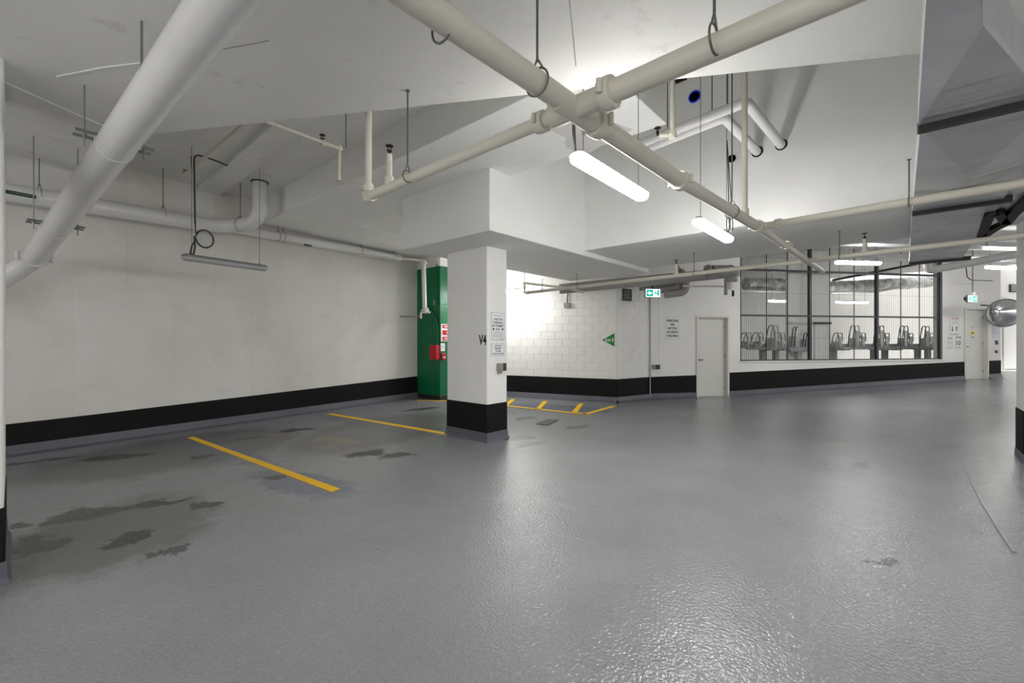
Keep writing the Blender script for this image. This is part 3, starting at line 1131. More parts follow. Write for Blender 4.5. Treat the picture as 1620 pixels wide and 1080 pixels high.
MB().tube([q2 + rt * .08 + Vector((0, 0, .02)), q2 + rt * .08 + Vector((0, 0, .12))], .012, 8).build('valve_stem', 'drain_pipe', root)
MB().tube([q2 - rt * .12 - Vector((0, 0, .1)), q2 - rt * .24 - Vector((0, 0, .1))], .016, 10).build('side_tap', 'orange', root)
MB().tube([q2 - rt * .24 - Vector((0, 0, .1)), q2 - rt * .62 - Vector((0, 0, .1))], .026, 10).build('side_pipe', 'grey_pipe', root)

# thin cream pipe in the left bay ceiling
a, b_ = PZ(292, 277, 3.98), PZ(378, 203, 3.98)
root = thing('sprinkler_stub', a, 'thin cream pipe close under the left bay ceiling', 'pipe')
MB().tube([a, b_ + (b_ - a) * .3], .024, 12).build('pipe_run', 'cream_pipe', root)
coupling(root, a, b_ - a, .026)
head(root, a + Vector((0, 0, .02)), .9)
hanger(root, a + (b_ - a) * .15, Z_HIGH, .02)

# big overhead drain pipe
D0, D1 = P(351, 0, 2.02), P(52, 411, 5.55)
D1e = P(-60, 480, 5.35)
Ds = D0 - (D1 - D0).normalized() * 2.2
root = thing('overhead_drain_pipe', D1, 'large glossy white drain pipe passing overhead at left', 'pipe')
MB().tube(fillet([Ds, D1, D1e], .25, 7), .108, 28).build('pipe_run', 'drain_pipe', root)
dd = (D1 - D0).normalized()
sd = dd.cross(Vector((0, 0, 1))).normalized()


def strut_clamp(px, py, rod_px, rods_to):
    # point on the pipe axis nearest that image row
    best = min((abs(CY - (H_ - H) * F / dep - py), t) for t in [i / 200 for i in range(201)] for p in [D0.lerp(D1, t)] for dep in [p.dot(Vector((CB, SB, 0)))] for H_ in [p.z])
    c = D0.lerp(D1, best[1])
    for s in (-.045, .045):
        q = c + dd * s + Vector((0, 0, .03))
        MB().tube([q - sd * .21, q - sd * .10], .011, 6).build('strut_channel', 'zinc', root)
        MB().tube([q + sd * .10, q + sd * .21], .011, 6).build('strut_channel', 'zinc', root)
    pts = [c + (sd * math.cos(2 * PI * k / 24) + dd.cross(sd) * math.sin(2 * PI * k / 24)) * .110 for k in range(25)]
    MB().tube(pts, .004, 6).build('pipe_clamp', 'drain_pipe', root)
    for s in (-1, 1):
        q = c + sd * s * .16
        m = MB().tube([q - Vector((0, 0, .05)), Vector((q.x, q.y, rods_to))], .006, 6)
        m.lathe([(.014, -.0), (.014, .02)], q + Vector((0, 0, .01)), (0, 0, 1), 6)
        m.build('hanger_rod', 'zinc', root)


strut_clamp(185, 232, 157, Z_NEAR)
strut_clamp(100, 360, 80, 3.75)
q = P(224, 112, 2.42)
MB().tube([q, Vector((q.x, q.y, Z_NEAR))], .007, 6).build('hanger_rod', 'zinc', root)
coupling(root, D0.lerp(D1, .97), dd, .098, 'drain_pipe', .06)

# insulated pipes running into the step wall
g1, g2 = PX(1236, 229, X_STEP), PX(1198, 240, X_STEP)
c1p = PZ(1181, 161, g1.z)
c2p = PZ(1146, 186, g2.z)
for name, ge, cn, ex, ey, lab in (('insulated_pipe', g1, c1p, 1012, 228, 'white insulated pipe bending into the recess wall, upper of two'),
                                  ('insulated_pipe', g2, c2p, 1030, 232, 'white insulated pipe bending into the recess wall, lower of two')):
    en = PZ(ex, ey, ge.z)
    root = thing(name, cn, lab, 'pipe')
    MB().tube(fillet([en, cn, ge + BX * .05], .06), .052, 18).build('pipe_run', 'insulation', root)
    MB().lathe([(.068, 0), (.068, .012)], ge - BX * .01, BX, 20).build('wall_sleeve', 'black_void', root)
    for t in (.15, .7):
        p = cn.lerp(en, t)
        hanger(root, p, Z_HIGH, .05)
# cream drop with a head in the recess
tp = PZ(1064, 214, 3.3)
root = thing('sprinkler_drop', tp, 'short cream sprinkler drop hanging in the recess', 'pipe')
MB().tube([tp, Vector((tp.x, tp.y, ceil_at(tp)))], .022, 12).build('pipe_run', 'cream_pipe', root)
MB().tube([tp, tp + W(-.12, 0) * 1.0], .018, 10).build('side_pipe', 'cream_pipe', root)
coupling(root, tp, (0, 0, 1), .026)
head(root, tp + W(-.13, 0) + Vector((0, 0, .0)), 1.0)
# concrete corbel and wall openings on the step face
for nm, px, py, r, mat, lab in (('wall_sleeve', 1099, 153, .085, 'blue_plastic', 'round blue plastic sleeve set in the recess wall'),
                                ('wall_opening', 1158, 251, .05, 'black_void', 'small black round hole in the recess wall')):
    p = PX(px, py, X_STEP)
    root = thing(nm, p, lab, 'wall sleeve' if 'blue' in mat else 'hole')
    MB().lathe([(r, 0), (r, .012), (r * .8, .012), (r * .8, .004)], p - BX * .001, -BX, 18).build('rim', mat, root)
    MB().lathe([(r * .8, 0), (r * .8, .005)], p, -BX, 18).build('bore', mat, root)
p = PX(1076, 128, X_STEP)
MB().box(p.x - .03, p.x + .02, p.y - .1, p.y + .1, p.z - .02, p.z + .2).build('wall_pocket', 'black_void', label='dark pocket high in the recess wall beside the corbel', cat='hole')


# ------------------------------------------------------------------ fluorescent fittings
def half_capsule(L, w, h, sgn, n=10, seg=10):
    """rounded trough: lower (sgn -1) or upper (+1) half"""
    xs = []
    rc = w / 2
    for k in range(n + 1):
        a = -PI / 2 + PI / 2 * k / n
        xs.append((-L / 2 + rc + rc * math.sin(a), math.cos(a)))
    for k in range(n + 1):
        a = PI / 2 * k / n
        xs.append((L / 2 - rc + rc * math.sin(a), math.cos(a)))
    m = MB()
    rows = []
    for x, s in xs:
        s = max(s, .02)
        row = []
        for j in range(seg + 1):
            a = PI * j / seg
            ca, sa = math.cos(a), math.sin(a)
            row.append((x, s * w / 2 * math.copysign(abs(ca) ** .7, ca), sgn * h * (s ** .6) * sa ** .7))
        rows.append(row)
    vs = [p for r in rows for p in r]
    fs = []
    k = seg + 1
    for i in range(len(rows) - 1):
        for j in range(seg):
            fs.append((i * k + j, i * k + j + 1, (i + 1) * k + j + 1, (i + 1) * k + j))
        fs.append((i * k, (i + 1) * k, (i + 1) * k + seg, i * k + seg))
    return m.add(vs, fs)


def lamp(a, b, label, lit=True, tube='tube_lit', ztop=None, group=None, chains=True, w=.125, cable=True):
    a, b = Vector(a), Vector(b)
    c = (a + b) / 2
    L = (b - a).length
    ang = math.atan2(b.y - a.y, b.x - a.x)
    M = Matrix.Translation(c) @ Matrix.Rotation(ang, 4, 'Z')
    root = thing('fluorescent_light', M, label, 'ceiling light', group)
    if lit:
        d_ = half_capsule(L, w, .055, -1)
        u_ = half_capsule(L, w, .014, 1)
        d_.add(u_.v, u_.f)
        d_.build('diffuser', tube, root, local=True)
        half_capsule(L * .97, w * .72, .045, 1).build('housing', 'lamp_grey', root, local=True)
    else:
        half_capsule(L, w, .055, -1).build('diffuser', 'diffuser_off', root, local=True)
        half_capsule(L, w * 1.02, .042, 1).build('housing', 'lamp_grey', root, local=True)
    for s in (-1, 1):
        for k in (.12, .3, .45):
            if not lit:
                MB().box(s * L * k - .012, s * L * k + .012, -w * .54, -w * .48, -.012, .014).build('clip', 'zinc', root, local=True)
    if ztop and chains:
        for s in (-1, 1):
            x = s * (L / 2 - .12)
            zc = ceil_at(M @ Vector((x, 0, 0)))
            m = MB().tube([(x, 0, .03), (x, 0, zc - c.z - .006)], .0035, 5)
            m.lathe([(.012, 0), (.012, .02)], (x, 0, .036), (0, 0, 1), 8)
            m.build('chain', 'rod_steel', root, local=True)
    return root, L


l1, L1 = lamp(PZ(908, 243, 2.78), PZ(1019, 310, 2.78), 'lit fluorescent light nearest the camera, hung under the sprinkler main', ztop=Z_HIGH)
MB().tube(fillet([(-L1 / 2 + .06, .02, .03), (-L1 / 2 + .03, .03, .18), (-L1 / 2 + .08, .05, .35), (-L1 / 2 + .05, .02, .04)], .05), .007, 6).build('power_cable', 'cable', l1, local=True)
l2, L2 = lamp(PZ(1102, 347, 2.78), PZ(1154, 378, 2.78), 'lit fluorescent light, second along the sprinkler main', ztop=Z_HIGH)
for k in range(2):
    pts = [(L2 / 2 - .1 + .06 * math.cos(a), -.05 + .04 * k, .16 + .09 * math.sin(a)) for a in [2 * PI * i / 16 for i in range(17)]]
    MB().tube(pts + [(L2 / 2 - .1, 0, 1.2)], .006, 5).build('power_cable', 'cable', l2, local=True)
lamp(P(1322, 414, 9.6), P(1393, 415, 9.75), 'lit fluorescent light in front of the cage top', ztop=Z_HIGH)
lamp(P(1560, 422, 10.6), P(1632, 423, 10.8), 'lit fluorescent light partly behind the right column', ztop=Z_HIGH)
for px0, px1, py, lab in ((1216, 1249, 475, 'lit light inside the bicycle room, left one seen through mesh'), (1323, 1373, 477, 'lit light inside the bicycle room, right one seen through mesh')):
    t0, z0 = WF.at(px0, py, 2.6)
    t1, z1 = WF.at(px1, py, 2.6)
    lamp(WF.M @ Vector((t0, 2.6, z0)), WF.M @ Vector((t1, 2.6, z0)), lab, ztop=Z_HIGH, tube='tube_room')
t0, z0 = WC.at(745, 463, -.9)
t1, _ = WC.at(834, 463, -.9)
lamp(WC.M @ Vector((t0, -.9, z0)), WC.M @ Vector((t1, -.9, z0)), 'lit fluorescent light peeking out behind the column', ztop=Z_HIGH)
l8, L8 = lamp(PZ(287, 405, 2.64), PZ(423, 424, 2.64), 'unlit grey fluorescent light hanging before the left wall', lit=False, ztop=Z_HIGH, w=.11)
x0 = -L8 / 2 + .12
loop = [(x0 + .15 + .12 * math.cos(a) * .9, -.02, .28 + .12 * math.sin(a)) for a in [PI + 2 * PI * i / 24 for i in range(25)]]
MB().tube([(x0 - .02, 0, .03), (x0, 0, .15)] + loop + [(x0 + .04, 0, .5), (x0 + .03, 0, 1.2)] + fillet([(x0 + .03, 0, 1.25), (x0 + .03, 0, 1.42), (x0 + .3, .0, 1.42), (x0 + .45, 0, 1.40)], .12), .012, 8).build('power_cable', 'cable', l8, local=True, label='coiled grey power cable')
MB().tube([(x0 + .02, 0, .03), (x0 + .04, 0, .16), (x0 + .03, 0, .3)], .012, 8).build('power_cable', 'cable', l8, local=True)
# unseen fittings added behind the viewpoint to fill the room with light
for k, (xc, d, lab) in enumerate(((-2.7, -1.4, 'left'), (2.2, -1.7, 'right'))):
    c_ = W(xc, d, 2.4)
    lamp(c_ - rt * .55, c_ + rt * .55, lab + ' one of two unseen fill lights added behind the viewpoint', ztop=Z_NEAR, group='added fill lights behind the viewpoint')


# ------------------------------------------------------------------ sheet metal duct at right
ZD = 2.72
y0, y1 = -.06, -.64
root = thing('sheet_metal_duct', (6.0, -.35, ZD), 'grey galvanized duct with folded panels under the ceiling at right', 'duct')


def duct_panel(poly, zt=.2, dent=.0):
    """box section with a diagonal crease: the underside centre is pushed in a little"""
    n = len(poly)
    cx, cy = sum(p[0] for p in poly) / n, sum(p[1] for p in poly) / n
    m = MB()
    vs = [(p[0], p[1], ZD) for p in poly] + [(p[0], p[1], ZD + zt) for p in poly] + [(cx, cy, ZD + dent)]
    fs = [(i, (i + 1) % n, 2 * n) for i in range(n)] + [(i, (i + 1) % n, n + (i + 1) % n, n + i) for i in range(n)] + [tuple(range(n, 2 * n))]
    o = m.add(vs, fs).build('duct_section', 'galvanized', root)
    o.data.polygons.foreach_set('use_smooth', [False] * len(o.data.polygons))
    return o


w0 = pl(1545, 0, ZD)
w1_ = pl(1618, 108, ZD)
duct_panel([(1.2, y0), (1.2, -.10), (w0[0], w0[1]), (w1_[0], w1_[1]), (3.40, -.52), (3.40, y0)], dent=-.035)
duct_panel([(3.44, y0 - .01), (3.44, y1 + .02), (5.62, y1), (5.62, y0)], dent=-.05)
duct_panel([(5.66, y0), (5.66, y1), (7.55, y1), (7.55, y0)], dent=.05)
duct_panel([(7.59, y0), (7.59, y1), (9.2, y1), (9.2, y0)], dent=-.04)
for x, e in ((3.42, .05), (5.64, .05), (9.22, .09)):
    MB().box(x - .03, x + .03, y1 - e, y0 + .004, ZD - .035, ZD + .02).build('joint_flange', 'dark_metal', root, bevel=.006)
MB().box(7.56, 7.58, y1, y0, ZD - .006, ZD + .2).build('joint_flange', 'galvanized', root)
# branch to the right with its black flexible collar
pb = [pl(x, y, ZD + .02) for x, y in ((1582, 303), (1640, 290), (1640, 315), (1594, 357), (1579, 338))]
MB().plate([Vector((p[0], p[1], ZD + .02)) for p in pb], (0, 0, .17)).build('branch_section', 'galvanized', root)
pts = [PZ(x, y, ZD - .03) for x, y in ((1552, 377), (1566, 342), (1580, 339), (1592, 356), (1574, 364), (1553, 378))]
m = MB()
for a, b_ in zip(pts, pts[1:]):
    dvec = (b_ - a).normalized()
    nn = Vector((-dvec.y, dvec.x, 0)) * .035
    m.plate([a - nn, b_ - nn, b_ + nn, a + nn], (0, 0, .05))
pp = [PZ(x, y, ZD - .03) for x, y in ((1592, 355), (1604, 340), (1640, 308))]
for a, b_ in zip(pp, pp[1:]):
    dvec = (b_ - a).normalized()
    nn = Vector((-dvec.y, dvec.x, 0)) * .04
    m.plate([a - nn, b_ - nn, b_ + nn, a + nn], (0, 0, .05))
m.build('flexible_collar', 'rubber', root, label='black flexible duct collar')

# silver ducts ahead of the cage
for px0, px1, py, d, hh, lab in ((1255, 1640, 384, 9.2, .10, 'bright flat metal duct beyond the low ceiling, upper'),
                                 (1375, 1640, 409, 10.9, .10, 'bright flat metal duct beyond the low ceiling, lower'),
                                 (1320, 1640, 394, 10.2, .07, 'dull flat metal duct between the two bright ducts')):
    a, b_ = P(px0, py, d), P(px1, py, d * 1.07)
    zc = max(a.z, 3.12)
    dvec = (b_ - a)
    dvec.z = 0
    nn = Vector((-dvec.y, dvec.x, 0)).normalized() * .16
    zc += .12 if 'dull' in lab else 0
    root2 = thing('flat_duct', Vector((a.x, a.y, zc)), lab, 'duct')
    aa, bb = Vector((a.x, a.y, zc)), Vector((b_.x, b_.y, zc))
    n = 4
    for k in range(n):
        p0, p1 = aa.lerp(bb, k / n), aa.lerp(bb, (k + 1) / n - .006)
        MB().plate([p0 - nn, p1 - nn, p1 + nn, p0 + nn], (0, 0, hh)).build('duct_section', 'galvanized', root2)

# white drain pipe by the right column
a, b_ = P(1468, 428, 8.8), P(1640, 396, 8.3)
root = thing('white_drain_pipe', a, 'white drain pipe with upturned elbow beneath the metal duct', 'pipe')
MB().tube(fillet([a + Vector((0, 0, .3)), a, b_], .1), .075, 18).build('pipe_run', 'drain_pipe', root)
coupling(root, a + Vector((0, 0, .16)), (0, 0, 1), .07, 'drain_pipe')
hanger(root, a.lerp(b_, .25), Z_HIGH, .05)

# grey drain pipe, elbow and conduits over the near white door
a, b_ = P(885, 457, 10.4), P(1128, 434, 10.0)
root = thing('grey_drain_pipe', a, 'grey drain pipe with heavy elbow over the white door', 'pipe')
MB().tube([a, b_, P(1145, 432, 10.0)], .118, 20).build('pipe_run', 'grey_pipe', root)
e0 = P(1133, 430, 10.0)
MB().tube(fillet([e0 - rt * .1, e0 + rt * .35, e0 + rt * .35 - Vector((0, 0, .22))], .2), [.15] * 2 + [.17] * 5 + [.13] * 2, 20).build('elbow', 'grey_pipe', root)
for k in range(2):
    MB().tube(fillet([e0 + rt * (.40 + .02 * k) + Vector((0, 0, .1)), e0 + rt * (.52 + .04 * k) + Vector((0, 0, .05)), e0 + rt * (.5 + .04 * k) - Vector((0, 0, .1))], .06), .012, 8).build('strap', 'dark_metal', root)
for s, l in ((.22, .42), (.32, .3)):
    MB().tube([e0 + rt * s - Vector((0, 0, .1)), e0 + rt * s - Vector((0, 0, .1 + l))], .04, 12).build('drop_pipe', 'drain_pipe' if s > .3 else 'grey_pipe', root)
MB().tube([e0 + rt * .38 - Vector((0, 0, .42)), e0 + rt * .38 - Vector((0, 0, .55))], .025, 10).build('nozzle', 'rubber', root)
MB().tube([e0 - rt * .75 - Vector((0, 0, .32)), e0 + rt * .38 - Vector((0, 0, .33))], .02, 8).build('test_pipe', 'cream_pipe', root)
coupling(root, P(1120, 431, 10.0), b_ - a, .13, 'grey_pipe', .1)
for k, (xa, ya, xe, ye) in enumerate(((1012, 457, 1072, 449), (1030, 461, 1078, 455), (1052, 466, 1085, 462))):
    dd_ = 10.9 - .1 * k
    pe = P(xe, ye, dd_)
    rr = .05 + .02 * k
    root = thing('conduit_bend', pe, ('upper', 'middle', 'lower')[k] + ' of three grey conduit bends behind the left exit sign', 'conduit')
    MB().tube(fillet([P(xa, ya, dd_), pe, pe + Vector((0, 0, .45))], .16), rr, 14).build('conduit_run', 'grey_pipe', root)
    coupling(root, pe + Vector((0, 0, .38)), (0, 0, 1), rr, 'grey_pipe')


# ------------------------------------------------------------------ bicycle cage
root = thing('bicycle_cage', WF.M @ Matrix.Translation((t_cg0, 0, .965)), 'dark steel wire mesh cage screen on the knee wall', 'cage')
CT = [WF.at(px, 0)[0] - t_cg0 for px in (1172.5, 1213, 1246.5, 1282, 1313, 1351.5, 1388, 1425.5, 1455, 1488)]
ztop = Z_HIGH - .965
zmid = WF.at(1300, 500)[1] - .965
zrail = WF.at(1300, 430)[1] - .965
thick = {3: .075, 6: .075, 9: .075}
for k, x in enumerate(CT):
    w = thick.get(k, .022)
    MB().box(x - w / 2, x + w / 2, -.02 if w > .05 else 0, w * .9, 0, ztop).build('post', 'cage_steel', root, local=True, bevel=.004)
MB().box(CT[0], CT[-1], .0, .035, zmid - .025, zmid + .025).build('middle_rail', 'cage_steel', root, local=True)
MB().box(CT[0], CT[-1], .0, .045, zrail - .03, zrail + .03).build('top_rail', 'cage_steel', root, local=True)
MB().box(CT[0] - .03, CT[-1] + .03, .0, .04, .0, .035).build('bottom_rail', 'cage_steel', root, local=True)
for a, b_ in zip(CT, CT[1:]):
    for za, zb in ((.035, zmid - .025), (zmid + .025, zrail - .03), (zrail + .03, ztop)):
        m = MB()
        n = max(3, round((b_ - a) / .062))
        for k in range(1, n):
            x = a + (b_ - a) * k / n
            m.box(x - .0022, x + .0022, .012, .016, za, zb)
        nz_ = max(2, round((zb - za) / .6))
        for k in range(1, nz_):
            z = za + (zb - za) * k / nz_
            m.box(a, b_, .019, .024, z - .002, z + .002)
        m.build('mesh_panel', 'cage_steel', root, local=True, kind='stuff')
MB().box(t_cg0 - .02, t_cg1 + .02, -.03, .22, .93, .967).xf(WF.M).build('trim_1', 'white_paint', kind='structure', label='white cap of the knee wall under the cage')

# white pier and its door inside
ta, tb = WF.at(1247, 0, .5)[0], WF.at(1313, 0, .5)[0]
tmid = WF.at(1286, 0, .5)[0]
r2 = thing('wall_pier', WF.M @ Matrix.Translation((ta, .5, 0)), kind='structure', label='white pier with a narrow door inside the bicycle room')
MB().box(0, tb - ta, 0, .1, -.1, Z_HIGH).build('pier_body', 'white_paint', r2, local=True)
zd = WF.at(1300, 511, .5)[1]
MB().box(tmid - ta + .04, tb - ta - .02, -.03, 0, 0, zd - .03).build('door_leaf', 'door_paint', r2, local=True)
MB().box(tmid - ta + .02, tb - ta, -.06, 0, zd - .03, zd + .03).build('door_header', 'dark_metal', r2, local=True)


# bicycle racks: beam, posts, wheel holders
def rack(px_list, px0, px1, v, label, posts):
    ta, tb = WF.at(px0, 0, v)[0], WF.at(px1, 0, v)[0]
    root = thing('bicycle_rack', WF.M @ Matrix.Translation((ta, v, 0)), label, 'bicycle rack')
    L = tb - ta
    zb = 1.28
    MB().box(0, L, 0, .1, zb, zb + .14).build('beam', 'rack_steel', root, local=True, bevel=.006)
    MB().box(0, L, -.42, -.36, zb - .05, zb + .03).build('front_rail', 'rack_steel', root, local=True, bevel=.006)
    for px in posts:
        t = WF.at(px, 0, v)[0] - ta
        MB().box(t - .075, t + .075, -.02, .12, -.05, zb).box(t - .12, t + .12, -.45, .12, zb - .08, zb).build('post', 'rack_steel', root, local=True, bevel=.006)
    for px, hi in px_list:
        t = WF.at(px, 0, v)[0] - ta
        h = .74 if hi else .5
        y = -.30 if hi else -.05
        for s in (-.08, .08):
            pts = fillet([(t + s - .16, y, zb + .05), (t + s - .08, y + .02, zb + h * .6), (t + s + .02, y + .05, zb + h), (t + s + .26, y + .12, zb + h + .03), (t + s + .30, y + .14, zb + h * .45)], .1, 4)
            MB().tube(pts, .017, 8).build('wheel_hoop', 'rack_steel' if s > 0 else 'rod_steel', root, local=True)
        MB().box(t - .02, t + .26, y + .16, y + .175, zb + .05, zb + h * .45).build('guard_plate', 'rack_steel', root, local=True)
        MB().box(t - .14, t + .2, y - .1, y + .5, zb + .0, zb + .05).build('wheel_tray', 'rack_steel', root, local=True, bevel=.01)
        MB().box(t + .16, t + .22, y + .02, y + .08, zb + .05, zb + h * .8).build('upright', 'sign_white', root, local=True, bevel=.005)
    return root


rack([(1176, 0), (1195, 0), (1210, 1), (1230, 0)], 1168, 1246, 2.4, 'two-tier grey bicycle rack left of the white pier', (1208, 1229))
rack([(1254, 1), (1275, 0)], 1238, 1284, .3, 'short grey bicycle rack seen before the white pier', (1266,)) if False else None
rack([(1322, 0), (1338, 1), (1359, 0), (1377, 1), (1397, 0), (1415, 1), (1435, 0), (1449, 1), (1468, 0), (1481, 1)], 1312, 1489, 2.2,
     'long grey two-tier bicycle rack right of the white pier', (1321, 1384, 1402, 1454, 1470))
ta, tb = WF.at(1250, 0, .3)[0], WF.at(1281, 0, .3)[0]
r3 = thing('bicycle_rack', WF.M @ Matrix.Translation((ta, .38, 0)), 'short grey bicycle rack standing before the white pier', 'bicycle rack')
MB().box(0, tb - ta, -.1, .08, 1.2, 1.34).build('wheel_tray', 'rack_steel', r3, local=True, bevel=.02)
MB().box(.28, .42, -.04, .04, 0, 1.2).build('post', 'rack_steel', r3, local=True)
for t, h in ((.05, .62), (.42, .45)):
    for s in (0, .09):
        MB().tube(fillet([(t + s, -.06, 1.3), (t + s + .06, -.05, 1.3 + h * .8), (t + s + .14, 0, 1.3 + h), (t + s + .24, .05, 1.3 + h)], .08, 4), .014, 8).build('wheel_hoop', 'cage_steel', r3, local=True)
    MB().box(t + .05, t + .25, .02, .05, 1.34, 1.34 + h * .5).build('guard_plate', 'rack_steel', r3, local=True)

# foil duct and pipes in the bicycle room
for px0, px1, ya, yb, r, lab in ((1180, 1255, 449, 451, .24, 'crinkled foil duct inside the bicycle room, left of the pier'),
                                 (1290, 1470, 456, 446, .22, 'crinkled foil duct inside the bicycle room, right of the pier')):
    pts, rs = [], []
    n = 40
    for k in range(n + 1):
        px = px0 + (px1 - px0) * k / n
        t, z = WF.at(px, ya + (yb - ya) * k / n, 3.6)
        pts.append(WF.M @ Vector((t, 3.6, z)))
        rs.append(r * (1 + .07 * random.uniform(-1, 1)))
    MB().tube(pts, rs, 18).build('foil_duct', 'foil', label=lab, cat='duct')
t, z = WF.at(1170, 460, 3.2)
t2, z2 = WF.at(1246, 462, 3.2)
MB().tube([WF.M @ Vector((t, 3.2, z)), WF.M @ Vector((t2, 3.2, z))], .04, 12).build('thin_pipe', 'drain_pipe', label='thin white pipe under the left foil duct', cat='pipe')
pts = [WF.M @ Vector((WF.at(px, py, 3.0)[0], 3.0, WF.at(px, py, 3.0)[1])) for px, py in ((1313, 463), (1385, 461), (1486, 443))]
MB().tube(pts, .05, 12).build('thin_pipe', 'drain_pipe', label='thin white pipe rising past the right foil duct', cat='pipe')
pts = [WF.M @ Vector((WF.at(px, py, .6)[0], .6, WF.at(px, py, .6)[1])) for px, py in ((1318, 443), (1458, 416))]
o = MB().tube(pts, .035, 12).build('dark_pipe', 'rubber', label='dark sloping pipe with a yellow band behind the mesh', cat='pipe')
p = pts[0].lerp(pts[1], .93)
MB().tube([p, p + (pts[1] - pts[0]).normalized() * .1], .042, 12).build('band', 'sign_yellow', o)


# ------------------------------------------------------------------ signs
def sign(name, M, w, h, label, cat='sign', border=True, mat='sign_white', t=.006):
    root = thing(name, M, label, cat)
    b = MB().box(-w / 2, w / 2, -t, 0, -h / 2, h / 2).build('panel', mat, root, local=True)
    if border:
        e, k = .012, .004
        m = MB()
        for a in ((-w / 2 + e, w / 2 - e, h / 2 - e - k, h / 2 - e), (-w / 2 + e, w / 2 - e, -h / 2 + e, -h / 2 + e + k),
                  (-w / 2 + e, -w / 2 + e + k, -h / 2 + e, h / 2 - e), (w / 2 - e - k, w / 2 - e, -h / 2 + e, h / 2 - e)):
            m.box(a[0], a[1], -t - .001, -t, a[2], a[3])
        m.build('border', 'sign_black', root, local=True)
    return root


def bars(root, rows, mat='sign_grey', y=-.0075):
    """illegible small print: rows of broken bars"""
    m = MB()
    for x0, x1, z, hh in rows:
        x = x0
        while x < x1 - .004:
            l = random.uniform(.012, .04)
            m.box(x, min(x + l, x1), y, y + .001, z - hh / 2, z + hh / 2)
            x += l + .006
    return m.build('small_print', mat, root, local=True)


# on the column's right face (normal -Y): local x -> +X
def col_face(px, py):
    p = PY(px, py, COLY0 - .004)
    return Matrix.Translation(p)


pa, pb_ = PY(777.5, 520, COLY0), PY(797, 520, COLY0)
sw = .30
s = sign('parking_sign', col_face(787.5, 516), sw, .43, 'white visitor parking by permit only sign on the column')
for b_, w, h, z in (('VISITOR', .19, .036, .105), ('PARKING', .21, .036, .055), ('BY PERMIT', .24, .036, .005), ('ONLY', .11, .036, -.045)):
    text(b_, s, 'sign_black', w, h, 0, z, -.0075, bold=.02)
for x in (-.1, .1):
    MB().lathe([(.018, 0), (.018, .001)], (x, -.0065, -.045), (0, -1, 0), 14).build('bullet', 'sign_black', s, local=True)
bars(s, [(-.1, .1, .16, .012)] + [(-.11, .11, -.085 - .02 * k, .008) for k in range(5)] + [(.05, .12, -.192, .01)])
s = sign('permit_sign', col_face(787.5, 553), sw, .21, 'small white obtain permit from concierge sign on the column')
for b_, w, z in (('OBTAIN', .16, .06), ('PERMIT', .16, .02), ('FROM', .11, -.02), ('CONCIERGE', .24, -.06)):
    text(b_, s, 'sign_black', w, .027, 0, z, -.0075, bold=.02)
# V4 stencil on the column's left face (normal -X): local x -> -Y
p = PX(763.5, 537.5, COLX0 - .004)
Mv = Matrix.Translation(p) @ Matrix.Rotation(-PI / 2, 4, 'Z')
s = thing('bay_number', Mv, 'black V4 lettering stencilled on the column', 'lettering')
text('V4', s, 'sign_black', .165, .155, 0, 0, -.001, bold=.025)
# outlet box on column
root = thing('outlet_box', col_face(789, 580), 'grey metal outlet box on the column below the signs', 'outlet box')
MB().box(-.05, .07, -.09, 0, -.055, .055).build('box', 'box_grey', root, local=True, bevel=.006)
MB().box(.0, .075, -.094, -.088, -.058, .058).build('cover', 'dark_metal', root, local=True, bevel=.003)
MB().box(-.03, .03, -.05, 0, -.1, -.055).build('bracket', 'box_grey', root, local=True)

# far wall signs
s = sign('access_sign', WF.frame(1063.5, 519, -.004), .38, .60, 'white vehicular and bicycle access in this area sign')
for b_, w, z in (('VEHICULAR', .33, .20), ('AND', .13, .10), ('BICYCLE', .25, 0), ('ACCESS IN', .31, -.10), ('THIS AREA', .31, -.20)):
    text(b_, s, 'sign_black', w, .062, 0, z, -.0075, bold=.04)
s = sign('caution_sign', WF.frame(1509.5, 516.5, -.004), .33, .56, 'white caution sign with two black arrows beside the far door')
text('CAUTION', s, 'sign_red', .25, .05, .02, .235, -.0075, bold=.02)
text('TWO WAY', s, 'sign_grey', .22, .04, 0, .155, -.0075, bold=.01)
text('TRAFFIC', s, 'sign_grey', .22, .04, 0, .10, -.0075, bold=.01)
for x, sg in ((-.075, -1), (.075, 1)):
    m = MB()
    z0 = -.07
    pts = [(x - .012, z0 - sg * .08), (x + .012, z0 - sg * .08), (x + .018, z0 + sg * .03), (x + .032, z0 + sg * .03), (x, z0 + sg * .09), (x - .032, z0 + sg * .03), (x - .018, z0 + sg * .03)]
    m.plate([Vector((a, -.0065, c)) for a, c in pts], (0, -.001, 0)).build('arrow', 'sign_black', s, local=True)
bars(s, [(-.13, .13, -.225, .03)])
s = sign('speed_sign', WF.frame(1516, 541.5, -.004), .21, .41, 'small white speed sign reading 10 beside the far door')
text('10', s, 'sign_black', .15, .16, 0, -.015, -.0075, bold=.02)
bars(s, [(-.08, .08, .16, .02), (-.08, .08, .13, .014), (-.06, .06, -.15, .02)], 'sign_black')
s = sign('notice_sign', WF.frame(1503, 542, -.004), .17, .41, 'narrow white notice with small grey print beside the speed sign')
bars(s, [(-.06, .06, .13, .05), (-.06, .06, .04, .014), (-.06, .06, .01, .014), (-.06, .06, -.03, .014), (-.03, .03, -.08, .014), (-.05, .05, -.14, .03)])
s = sign('paper_notice', WF.frame(1575, 524, -.004), .18, .42, 'pale blue paper notice under the round mirror', mat='notice_blue', border=False)
bars(s, [(-.06, .06, .15 - .04 * k, .01) for k in range(7)])
